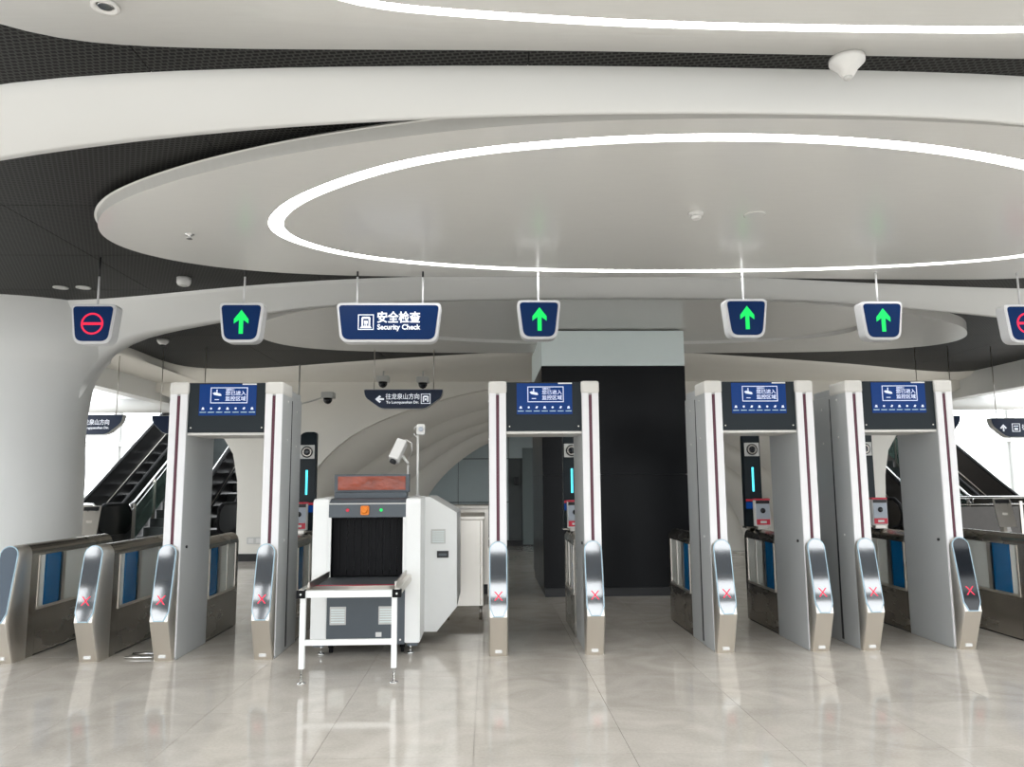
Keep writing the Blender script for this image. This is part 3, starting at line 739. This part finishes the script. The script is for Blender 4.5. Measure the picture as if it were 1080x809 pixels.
for px, py, w, kind, label, rods in [
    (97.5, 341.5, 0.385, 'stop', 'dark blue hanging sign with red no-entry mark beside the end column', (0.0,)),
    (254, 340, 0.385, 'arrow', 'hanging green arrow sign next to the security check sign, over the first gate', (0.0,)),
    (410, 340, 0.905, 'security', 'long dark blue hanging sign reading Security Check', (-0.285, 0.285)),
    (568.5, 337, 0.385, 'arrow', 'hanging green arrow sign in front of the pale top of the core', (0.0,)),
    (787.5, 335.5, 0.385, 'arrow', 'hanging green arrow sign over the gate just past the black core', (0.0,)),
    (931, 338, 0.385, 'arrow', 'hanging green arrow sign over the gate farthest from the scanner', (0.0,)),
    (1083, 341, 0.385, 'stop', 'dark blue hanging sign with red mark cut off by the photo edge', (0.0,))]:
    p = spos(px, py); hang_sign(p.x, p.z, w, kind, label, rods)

def way_sign(x, Y, z, w, h, label, body, rods=True):
    root = thing('wayfinding_sign', (x, Y, z), label, 'sign', 'navy wayfinding signs')
    pts = rounded([(-w/2, h/2), (-w/2+0.02, 0.1*h), (-w/2+0.22*w, -h/2), (w/2-0.22*w, -h/2), (w/2-0.02, 0.1*h), (w/2, h/2)], [0.02, 0.05, 0.06, 0.06, 0.05, 0.02], 5)
    MB().prism([(px*1.012, pz*1.06) for px, pz in pts], 'y', 0.0, 0.10).build('casing', 'vent_grey', root)
    MB().prism(pts, 'y', -0.008, 0.02).build('face', 'sign_navy', root)
    body(root)
    zt = ZM-0.02
    for sx in (-w*0.38, w*0.38):
        MB().tube([(sx, 0.05, h/2-0.01), (sx, 0.05, zt-z+0.02)], 0.006, 8).build('rod', 'steel', root)
    return root
def body_long(root):
    a = MB().prism([(-0.385, 0.0), (-0.325, 0.052), (-0.305, 0.034), (-0.335, 0.012), (-0.265, 0.012), (-0.265, -0.012), (-0.335, -0.012), (-0.305, -0.034), (-0.325, -0.052)], 'y', -0.012, -0.007)
    a.build('arrow', 'sign_ink', root)
    text('sign_text', '往龙泉山方向', 0.088, 'sign_ink', root, (-0.01, -0.010, 0.03), 0.0007, width=0.46)
    text('sign_text', 'To Longquanshan Dir.', 0.05, 'sign_ink', root, (-0.01, -0.010, -0.045), 0.001, width=0.45)
    b = MB(); x0, x1, z0, z1, t = 0.24, 0.37, -0.065, 0.072, 0.008
    for q in ((x0, x1, z0, z0+t), (x0, x1, z1-t, z1), (x0, x0+t, z0, z1), (x1-t, x1, z0, z1)): b.box(q[0], q[1], -0.012, -0.007, q[2], q[3])
    b.box(0.265, 0.285, -0.012, -0.007, -0.04, 0.04); b.box(0.325, 0.345, -0.012, -0.007, -0.04, 0.04); b.box(0.28, 0.33, -0.012, -0.007, 0.025, 0.045); b.box(0.295, 0.315, -0.012, -0.007, -0.02, 0.01)
    b.build('pictogram', 'sign_ink', root)
def body_left(root):
    text('sign_text', '往龙泉山方向', 0.085, 'sign_ink', root, (0.10, -0.010, 0.03), 0.0007, width=0.42)
    text('sign_text', 'To Longquanshan Dir.', 0.048, 'sign_ink', root, (0.10, -0.010, -0.045), 0.0006, width=0.42)
def body_right(root):
    a = MB().prism([(-0.33, 0.05), (-0.38, -0.005), (-0.362, -0.018), (-0.340, 0.01), (-0.340, -0.055), (-0.320, -0.055), (-0.320, 0.01), (-0.298, -0.018), (-0.28, -0.005)], 'y', -0.012, -0.007)
    a.build('arrow', 'sign_ink', root)
    b = MB(); x0, x1, z0, z1, t = -0.20, -0.08, -0.06, 0.06, 0.008
    for q in ((x0, x1, z0, z0+t), (x0, x1, z1-t, z1), (x0, x0+t, z0, z1), (x1-t, x1, z0, z1)): b.box(q[0], q[1], -0.012, -0.007, q[2], q[3])
    b.box(-0.175, -0.105, -0.012, -0.007, 0.015, 0.03); b.box(-0.165, -0.115, -0.012, -0.007, -0.035, -0.005)
    b.build('pictogram', 'sign_ink', root)
    text('sign_text', '往龙泉山方向', 0.085, 'sign_ink', root, (0.19, -0.010, 0.0), 0.0007, width=0.48)
p = at(425.5, 421, 10.5); way_sign(p.x, 10.5, p.z, 1.08, 0.26, 'navy wayfinding sign with white left arrow above the baggage scanner', body_long)
p = at(92, 448, 11); way_sign(p.x, 11, p.z, 0.98, 0.27, 'navy wayfinding sign partly hidden by the end column', body_left)
p = at(190, 448, 11); way_sign(p.x, 11, p.z, 0.80, 0.25, 'navy wayfinding sign mostly hidden by the first gate post', lambda r: None)
p = at(1081, 451, 11); way_sign(p.x, 11, p.z, 1.0, 0.27, 'navy wayfinding sign with up arrow cut by the photo edge', body_right)
p = at(990, 448, 11); way_sign(p.x, 11, p.z, 0.66, 0.25, 'navy wayfinding sign behind the outer post of the farthest gate', lambda r: None)

# ================================================================== BAGGAGE SCANNER
sc = thing('baggage_scanner', (-0.965, 6.3, 0), 'white and grey X-ray baggage scanner between two detector gates', 'scanner')
def scx(x): return x+0.965
ped = [(scx(-1.400), scx(-1.275)), (scx(-0.655), scx(-0.535))]
for i, (a, b) in enumerate(ped):
    prof = rounded([(0.0, 0.10), (0.62, 0.10), (0.62, 1.245), (0.0, 1.235)], [0.01, 0.01, 0.03, 0.05], 5)
    pl = MB().prism(prof, 'x', a, b, 0.006).build('side_pillar', 'machine_white', sc)
    MB().box(a+0.02, b-0.02, 0.02, 0.6, 0.075, 0.10).build('foot_bar', 'machine_grey', pl)
xa, xb = ped[0][1], ped[1][0]
hd = MB().prism(rounded([(0.012, 1.085), (0.60, 1.085), (0.60, 1.235), (0.09, 1.235), (0.012, 1.195)], [0.003, 0.003, 0.01, 0.05, 0.01], 4), 'x', xa, xb).build('header', 'machine_grey', sc)
MB().box(xa, xb, 0.008, 0.02, 1.190, 1.199).build('trim_line', 'vent_grey', hd)
for (lx, m, r_) in ((scx(-1.125), 'red_plastic', 0.011), (scx(-0.855), 'led_green', 0.010)):
    MB().lathe([(r_*1.3, 0), (r_*1.3, -0.004), (r_, -0.008)], (lx, 0.012, 1.143), 14, 'y').build('indicator_light', m, hd)
MB().prism(rounded([(scx(-0.985)-0.034, 1.105), (scx(-0.985)+0.034, 1.105), (scx(-0.985)+0.034, 1.178), (scx(-0.985)-0.034, 1.178)], 0.015, 4), 'y', -0.006, 0.014).build('stop_button_guard', 'orange', hd)
MB().lathe([(0.024, 0), (0.024, -0.018), (0.018, -0.024)], (scx(-0.985), -0.004, 1.142), 18, 'y').build('stop_button', 'orange', hd)
# tunnel: dark liner and lead curtain strips
tl = MB(); tl.box(xa, xa+0.012, 0.02, 0.95, 0.60, 1.09); tl.box(xb-0.012, xb, 0.02, 0.95, 0.60, 1.09); tl.box(xa, xb, 0.02, 0.95, 1.078, 1.09); tl.box(xa, xb, 0.90, 0.95, 0.60, 1.09)
tun = tl.build('tunnel', 'rubber', sc)
nst = 10; sw = (xb-xa-0.04)/nst
for k in range(nst):
    MB().box(xa+0.02+k*sw+0.001, xa+0.02+(k+1)*sw-0.001, 0.10+0.0015*(k % 2), 0.104+0.0015*(k % 2), 0.612, 1.08).build('curtain_strip', 'rubber', tun)
for s_, xx in ((0, xa), (1, xb)): MB().box(xx-0.002 if s_ == 0 else xx-0.022, xx+0.022 if s_ == 0 else xx+0.002, 0.0, 0.02, 0.58, 1.085).build('jamb', 'machine_white', sc)
lp = MB().box(xa, xb, 0.012, 0.60, 0.09, 0.575).build('lower_panel', 'machine_grey', sc)
for vx in (scx(-1.185), scx(-0.80)):
    v = MB().box(vx-0.064, vx+0.064, 0.004, 0.014, 0.245, 0.385, 0.003).build('vent', 'vent_grey', lp)
    for k in range(6): MB().box(vx-0.054, vx+0.054, 0.0015, 0.006, 0.262+k*0.019, 0.270+k*0.019).build('vent_slat', 'core_pale', lp)
MB().box(scx(-0.885), scx(-0.838), 0.008, 0.014, 0.150, 0.185).build('sticker', 'plastic_white', lp)
for bx_ in (scx(-1.23), scx(-0.96), scx(-0.69)): MB().lathe([(0.008, 0), (0.008, -0.005)], (bx_, 0.012, 0.125), 10, 'y').build('bolt', 'plastic_white', lp)
MB().box(xa, xb, 0.012, 0.9, 0.575, 0.602).build('conveyor_bed', 'belt', sc)
# wide generator housing to the right rear
gh = MB().prism([(scx(-0.545), 1.235), (scx(-0.49), 1.235), (scx(-0.258), 1.10), (scx(-0.258), 0.305), (scx(-0.43), 0.10), (scx(-0.545), 0.10)], 'y', 0.45, 1.35, 0.006).build('generator_housing', 'machine_white', sc)
v = MB().box(scx(-0.482), scx(-0.357), 0.442, 0.455, 0.838, 0.962, 0.003).build('vent', 'vent_grey', gh)
for k in range(6): MB().box(scx(-0.47), scx(-0.369), 0.439, 0.445, 0.85+k*0.017, 0.857+k*0.017).build('vent_slat', 'core_pale', gh)
MB().box(scx(-0.43), scx(-0.33), 0.438, 0.455, 0.718, 0.776, 0.004).build('handle_recess', 'black', gh)
MB().box(scx(-0.415), scx(-0.345), 0.434, 0.44, 0.735, 0.755).build('handle_bar', 'machine_grey', gh)
MB().box(scx(-1.39), scx(-0.56), 0.62, 1.35, 0.10, 1.22, 0.01).build('rear_body', 'machine_white', sc)
for i, (cx_, cy_) in enumerate(((scx(-1.33), 0.10), (scx(-0.615), 0.10), (scx(-1.33), 1.2), (scx(-0.615), 1.2))):
    c_ = MB().tube([(cx_, cy_, 0.0), (cx_, cy_, 0.11)], 0.008, 8).lathe([(0.028, 0.0), (0.028, 0.012), (0.01, 0.02)], (cx_, cy_, 0.0), 14)
    c_.build('levelling_foot', 'chrome', sc)
    w_ = MB().lathe([(0.030, -0.012), (0.033, 0), (0.030, 0.012)], (cx_+(0.07 if i % 2 == 0 else -0.07), cy_+0.05, 0.033), 18, 'x'); w_.box(cx_+(0.07 if i % 2 == 0 else -0.07)-0.02, cx_+(0.07 if i % 2 == 0 else -0.07)+0.02, cy_+0.03, cy_+0.08, 0.045, 0.09)
    w_.build('caster', 'rubber', sc)
# display box with orange film on top
db = thing('warning_display', (-0.975, 6.62, 1.237), 'long display box under orange film on top of the baggage scanner', 'display')
bx_ = MB().box(-0.315, 0.315, -0.03, 0.05, 0.045, 0.197, 0.004).build('housing', 'machine_grey', db)
MB().box(-0.285, 0.285, -0.036, -0.028, 0.065, 0.18).build('film', 'film_orange', bx_)
MB().box(-0.30, 0.30, -0.10, 0.05, 0.0, 0.045).build('base', 'machine_grey', db)
# cameras on poles
def pole_cam(x, ztop, label, big):
    r_ = thing('pole_camera', (x, 6.78, 1.246 if big else 1.2365), label, 'camera', 'cameras on the scanner')
    MB().tube([(0, 0, 0), (0, 0, ztop-1.236)], 0.011 if big else 0.008, 8).build('pole', 'plastic_white', r_)
    MB().lathe([(0.025, 0.0), (0.025, 0.01)], (0, 0, 0.0), 12).build('flange', 'plastic_white', r_)
    return r_
c1 = pole_cam(-0.69, 1.515, 'white box camera tilted down on a short pole over the scanner', False)
hb = MB().box(-0.045, 0.045, -0.10, 0.10, -0.05, 0.05, 0.012).build('camera_body', 'plastic_white', c1)
hb.location = (-0.085, -0.03, 0.40); hb.rotation_euler = (math.radians(62), math.radians(18), math.radians(-8))
ln = MB().lathe([(0.03, 0), (0.03, -0.02)], (0, -0.10, 0), 14, 'y').build('lens', 'black_gloss', hb)
MB().tube([(0, 0, 0.29), (-0.02, 0, 0.32), (-0.05, 0, 0.36)], 0.013, 8).build('bracket', 'plastic_white', c1)
MB().tube([(-0.06, 0, 0.48), (-0.02, 0, 0.50), (0.03, 0, 0.47), (0.035, 0, 0.40), (0.0, 0, 0.33)], 0.006, 6).build('cable', 'plastic_white', c1)
c2 = pole_cam(-0.605, 1.765, 'small white camera head on the taller pole over the scanner', True)
MB().box(-0.01, 0.065, -0.06, 0.04, 0.53, 0.625, 0.015).build('camera_body', 'plastic_white', c2)
MB().lathe([(0.022, 0), (0.018, -0.015)], (0.03, -0.06, 0.58), 14, 'y').build('lens', 'reader_grey', c2)
MB().tube([(0.01, 0, 0.62), (-0.03, 0, 0.60), (-0.035, 0, 0.54), (0.0, 0, 0.50)], 0.006, 6).build('cable', 'plastic_white', c2)
# infeed roller table
tb = thing('roller_table', (-0.955, 5.5, 0), 'white framed loading table with belt at the scanner mouth', 'table')
for lx in (-0.318, 0.312):
    lg = MB().box(lx-0.018, lx+0.018, -0.018, 0.018, 0.10, 0.59).build('leg', 'machine_white', tb)
    MB().lathe([(0.030, 0.0), (0.030, 0.006), (0.010, 0.014), (0.008, 0.10)], (lx, 0, 0), 14).build('foot', 'chrome', lg)
MB().box(-0.30, 0.294, -0.014, 0.014, 0.255, 0.292).build('cross_rail', 'machine_white', tb)
MB().box(-0.315, 0.315, -0.022, 0.022, 0.575, 0.622, 0.003).build('front_rail', 'machine_white', tb)
for s_, (fx, bx2) in enumerate(((-0.33, -0.33), (0.33, 0.33))):
    MB().box(fx-0.020, fx+0.020, -0.02, 0.795, 0.580, 0.632, 0.003).build('side_rail', 'steel_warm', tb)
    MB().box(fx-0.032, fx+0.030, -0.034, 0.02, 0.573, 0.627, 0.004).build('corner_bracket', 'rubber', tb)
    MB().lathe([(0.007, 0), (0.007, -0.005)], (fx, -0.034, 0.60), 10, 'y').build('bolt', 'plastic_white', tb)
MB().box(-0.31, 0.31, 0.02, 0.795, 0.585, 0.606).build('belt_bed', 'vent_grey', tb)
MB().box(-0.30, 0.30, 0.32, 0.795, 0.606, 0.616).build('belt', 'belt', tb)
MB().box(-0.30, 0.30, 0.30, 0.32, 0.606, 0.618).build('red_roller', 'red_line', tb)
for k in range(4): MB().tube([(-0.31, 0.06+k*0.065, 0.600), (0.31, 0.06+k*0.065, 0.600)], 0.02, 8).build('roller', 'steel_warm', tb)
MB().box(0.30, 0.312, 0.1, 0.795, 0.62, 0.665).build('side_guard', 'steel', tb)
MB().box(-0.312, -0.30, 0.1, 0.795, 0.62, 0.665).build('side_guard', 'steel', tb)
# outfeed cabinet + inspection counter
oc = thing('outfeed_cabinet', (-0.22, 7.95, 0), 'stainless cabinet on small feet behind the scanner', 'cabinet')
MB().box(-0.20, 0.185, -0.09, 0.9, 0.135, 0.985, 0.005).build('body', 'steel_warm', oc)
MB().box(-0.21, 0.20, -0.10, 0.91, 0.985, 1.02, 0.006).build('worktop', 'steel_warm', oc)
MB().box(0.150, 0.158, -0.094, -0.085, 0.15, 0.975).build('door_edge', 'steel_dark', oc)
for fx in (-0.17, 0.155):
    for fy in (-0.05, 0.85): MB().tube([(fx, fy, 0), (fx, fy, 0.14)], 0.015, 8).build('leg', 'steel_dark', oc)
ct = thing('inspection_counter', (-0.1, 9.6, 0), 'pale counter farther behind the stainless cabinet', 'counter')
MB().box(-0.42, 0.14, 0.02, 0.6, 0.12, 1.03).build('body', 'steel_warm', ct)
MB().box(-0.45, 0.165, -0.01, 0.63, 1.03, 1.075, 0.006).build('worktop', 'steel', ct)
MB().box(-0.40, 0.12, 0.04, 0.58, 0.0, 0.12).build('plinth', 'black', ct)

# ================================================================== ESCALATORS, STAIR, RAILS
SL = math.tan(math.radians(30.5))
def escalator(xc, w, Y0, label, skin='escalator_black', n=18):
    root = thing('escalator', (xc, Y0, 0), label, 'escalator', 'escalators behind the gates')
    run = n*0.40
    for s_ in (-1, 1):
        x = s_*w/2
        prof = [(-0.9, 0.0), (-0.9, 0.42), (0.0, 0.42), (run, 0.42+run*SL), (run, -0.3+run*SL), (0.55, 0.0)]
        MB().prism(prof, 'x', x-0.05, x+0.05).build('side_truss', skin, root)
        b = [(-0.75, 0.42), (-1.02, 0.60), (-1.02, 0.80), (-0.80, 0.97), (-0.1, 0.97), (run, 0.97+run*SL+0.06), (run, 0.42+run*SL), (0.0, 0.42)]
        MB().prism(b, 'x', x-0.012, x+0.012).build('balustrade', skin if skin != 'glass' else 'glass_green', root)
        MB().tube([(x, -0.75, 0.45), (x, -0.98, 0.52), (x, -1.06, 0.70), (x, -0.98, 0.90), (x, -0.80, 0.99), (x, -0.1, 0.99), (x, 0.5, 1.03+0.5*SL), (x, run, 1.03+run*SL)], 0.035, 8).build('handrail', 'rubber', root)
        MB().tube([(x*0.92, -0.1, 0.43), (x*0.92, run, 0.43+run*SL)], 0.012, 6).build('skirt_line', 'steel_warm', root)
    st = None
    for k in range(n):
        if st is None:
            st = MB().box(-w/2+0.06, w/2-0.06, 0, 0.40, 0.0, 0.2).box(-w/2+0.06, w/2-0.06, 0.0, 0.02, 0.2, 0.205).build('step', 'tread', root)
        else: place(st, (0, k*0.40, k*0.40*SL), root)
    MB().box(-w/2+0.06, w/2-0.06, -0.95, 0.0, 0.0, 0.03).build('landing_plate', 'steel_dark', root)
    return root
def stair(x0, x1, Y0, label, n=23):
    root = thing('staircase', ((x0+x1)/2, Y0, 0), label, 'stair', 'stairs between the escalators')
    w = x1-x0; st = None
    for k in range(n):
        if st is None: st = MB().box(-w/2, w/2, 0, 0.29, -0.0, 0.165).box(-w/2, w/2, -0.012, 0.03, 0.145, 0.167).build('step', 'stair_stone', root)
        else: place(st, (0, k*0.29, k*0.165), root)
    S2 = 0.165/0.29
    for s_ in (-1, 1):
        x = s_*(w/2-0.05)
        MB().prism([(0.05, 0.30), (n*0.29, 0.30+n*0.165), (n*0.29, 0.95+n*0.165), (0.05, 0.95)], 'x', x-0.006, x+0.006).build('glass_panel', 'glass_green', root)
        MB().tube([(x, -0.12, 0.86), (x, -0.16, 0.98), (x, 0.0, 1.03), (x, n*0.29, 1.03+n*0.165)], 0.026, 8).build('handrail', 'chrome', root)
        MB().tube([(x, -0.10, 0.86), (x, 0.0, 0.90), (x, n*0.29, 0.90+n*0.165)], 0.016, 8).build('lower_rail', 'chrome', root)
        for k in range(0, n, 3):
            MB().box(x-0.03, x+0.03, k*0.29+0.0, k*0.29+0.03, 0.16+k*0.165, 1.0+k*0.165).build('rail_post', 'steel', root)
    return root
for s_, nm in ((-1, 'end column'), (1, 'farthest gate')):
    X = (lambda v: v) if s_ < 0 else (lambda v: 2*XM-v)
    sk = 'escalator_black' if s_ < 0 else 'escalator_brown'
    escalator(X(-7.48), 0.80, 15.4, 'dark escalator against the glazing, on the side of the ' + nm, sk)
    a, b = sorted((X(-6.95), X(-5.75)))
    stair(a, b, 15.4, 'grey stair with glass rail beside the escalator near the ' + nm)
    escalator(X(-5.28), 0.80, 15.3, 'dark escalator half hidden by the arch pillar near the ' + nm, sk)
# low guard rails with dark glass
def guard(x0, x1, Y, label):
    root = thing('guard_rail', ((x0+x1)/2, Y, 0), label, 'railing', 'low guard rails')
    w = x1-x0
    MB().tube([(-w/2, 0, 0.80), (-w/2-0.03, 0, 0.98), (-w/2+0.05, 0, 1.04), (w/2-0.05, 0, 1.04), (w/2+0.03, 0, 0.98), (w/2, 0, 0.80)], 0.022, 8).build('handrail', 'chrome', root)
    MB().tube([(-w/2, 0, 0.92), (w/2, 0, 0.92)], 0.012, 8).build('lower_rail', 'chrome', root)
    n = 3
    for k in range(n+1):
        x = -w/2+w*k/n; MB().box(x-0.025, x+0.025, -0.015, 0.015, 0, 0.97).build('rail_post', 'steel', root)
    for k in range(n):
        MB().box(-w/2+w*k/n+0.04, -w/2+w*(k+1)/n-0.04, -0.006, 0.006, 0.08, 0.88).build('glass_panel', 'escalator_brown', root)
guard(-8.4, -6.55, 13.2, 'low guard rail with dark panels before the stair at the end column')
guard(8.15, 11.6, 13.2, 'low guard rail with dark panels before the stair past the farthest gate')
# reader pedestals
def pedestal(x, Y, label):
    root = thing('reader_pedestal', (x, Y, 0), label, 'pedestal', 'stainless reader pedestals')
    MB().box(-0.035, 0.035, -0.02, 0.05, 0.0, 0.92).build('post', 'steel_warm', root)
    MB().box(-0.09, 0.09, -0.06, 0.10, 0.0, 0.012).build('foot', 'steel_dark', root)
    h = MB().prism([(-0.06, 0.74), (-0.045, 0.74), (0.05, 1.10), (0.035, 1.10)], 'x', -0.115, 0.115).build('head', 'steel', root)
    MB().prism([(0.013, 1.04), (0.017, 1.04), (0.030, 1.088), (0.026, 1.088)], 'x', -0.095, 0.095).build('slot', 'black', h)
    MB().prism([(-0.072, 0.68), (-0.066, 0.68), (-0.012, 0.90), (-0.018, 0.90)], 'x', -0.02, 0.03).build('paper_strip', 'plastic_white', h)
pedestal(at(95, 545, 9.9).x, 9.9, 'stainless reader pedestal beside the end column')
pedestal(at(1059, 540, 9.9).x, 9.9, 'stainless reader pedestal past the farthest gate')

# ================================================================== CEILING FITTINGS
def fitting(name, p, z, prof, m, label, cat, group=None, mount=None):
    r_ = thing(name, (p.x, p.y, z), label, cat, group)
    MB().lathe(prof, (0, 0, 0), 24).build('body', m, r_)
    return r_
f1 = fitting('downlight', zp(111, 6, ZC), ZC, [(0.052, 0.0), (0.052, -0.010), (0.036, -0.008), (0.030, 0.004)], 'plastic_white', 'round chrome downlight in the nearest ceiling slab', 'light')
MB().lathe([(0.029, -0.001), (0.026, -0.006)], (0, 0, 0), 20).build('reflector', 'chrome', f1)
f2 = fitting('dome_speaker', zp(893, 62, ZC), ZC, [(0.075, 0.0), (0.075, -0.02), (0.045, -0.05), (0.028, -0.08), (0.016, -0.085)], 'plastic_white', 'white dome antenna hanging over the dark strip', 'antenna')
MB().lathe([(0.018, -0.083), (0.018, -0.093), (0.010, -0.099)], (0, 0, 0), 16).build('tip', 'vent_grey', f2)
f3 = fitting('smoke_detector', zp(734, 224, ZC), ZC, [(0.050, 0.0), (0.050, -0.018), (0.034, -0.022), (0.034, -0.040), (0.026, -0.050)], 'plastic_white', 'white smoke detector inside the light ring', 'smoke detector')
MB().lathe([(0.036, -0.026), (0.036, -0.032)], (0, 0, 0), 20).build('vent_ring', 'vent_grey', f3)
f4 = fitting('smoke_detector', zp(194, 293, ZM), ZM, [(0.065, 0.0), (0.065, -0.05), (0.055, -0.07), (0.050, -0.075)], 'plastic_white', 'white cylinder detector on the perforated ceiling near the first arrow sign', 'smoke detector')
MB().lathe([(0.030, -0.074), (0.030, -0.082)], (0, 0, 0), 16).build('lens', 'vent_grey', f4)
f5 = fitting('sprinkler', zp(200, 247, ZC), ZC, [(0.034, 0.0), (0.034, -0.006), (0.010, -0.008), (0.010, -0.03), (0.022, -0.033), (0.022, -0.036)], 'chrome', 'small sprinkler head on the rim of the large disc', 'sprinkler')
f6 = fitting('cover_plate', zp(796, 226, ZC), ZC, [(0.075, 0.0), (0.075, -0.006), (0.068, -0.010)], 'disc_panel', 'flat round cover plate beside the smoke detector', 'cover plate')
f7 = fitting('smoke_detector', zp(172, 358, ZM), ZM, [(0.075, 0.0), (0.075, -0.03), (0.055, -0.06), (0.03, -0.075)], 'plastic_white', 'white dome detector on the dark ceiling behind the first arrow sign', 'smoke detector')
MB().lathe([(0.03, -0.074), (0.028, -0.082)], (0, 0, 0), 16).build('lens', 'black_gloss', f7)
for px in (64, 88):
    f8 = fitting('downlight', zp(px, 303, ZM), ZM, [(0.07, 0.0), (0.07, -0.008), (0.05, -0.008), (0.046, 0.0)], 'vent_grey', 'recessed downlight in the perforated ceiling, ' + ('nearer the photo edge' if px < 70 else 'nearer the no-entry sign'), 'light', 'downlights by the no-entry sign')
    MB().lathe([(0.045, -0.002), (0.040, -0.005)], (0, 0, 0), 16).build('lens', 'chrome', f8)
# bullet / dome cameras near the back wall
def wallcam(px, py, Y, label, arm):
    p = at(px, py, Y); r_ = thing('security_camera', (p.x, Y, p.z), label, 'camera', 'security cameras by the back wall')
    MB().box(-0.10, 0.10, -0.10, 0.14, 0.0, 0.10, 0.02).build('hood', 'vent_grey', r_)
    MB().lathe([(0.075, 0.0), (0.07, -0.05), (0.045, -0.085), (0.01, -0.10)], (0, -0.02, 0.0), 18).build('dome', 'black_gloss', r_)
    MB().tube([(0, 0.05, 0.09), (0, 0.05, ZC-p.z+0.01)] if not arm else [(0, 0.1, 0.05), (-0.45, 0.1, -0.08), (-0.50, 0.1, 0.0), (-0.50, 0.1, ZM-p.z)], 0.014, 8).build('arm', 'vent_grey', r_)
    return r_
wallcam(404, 403, 12.6, 'dome camera above the arrow end of the wayfinding sign', False)
wallcam(446, 404, 12.6, 'dome camera above the pictogram end of the wayfinding sign', False)
wallcam(346, 420, 12.6, 'camera on a bent arm above the scanner terminal', True)
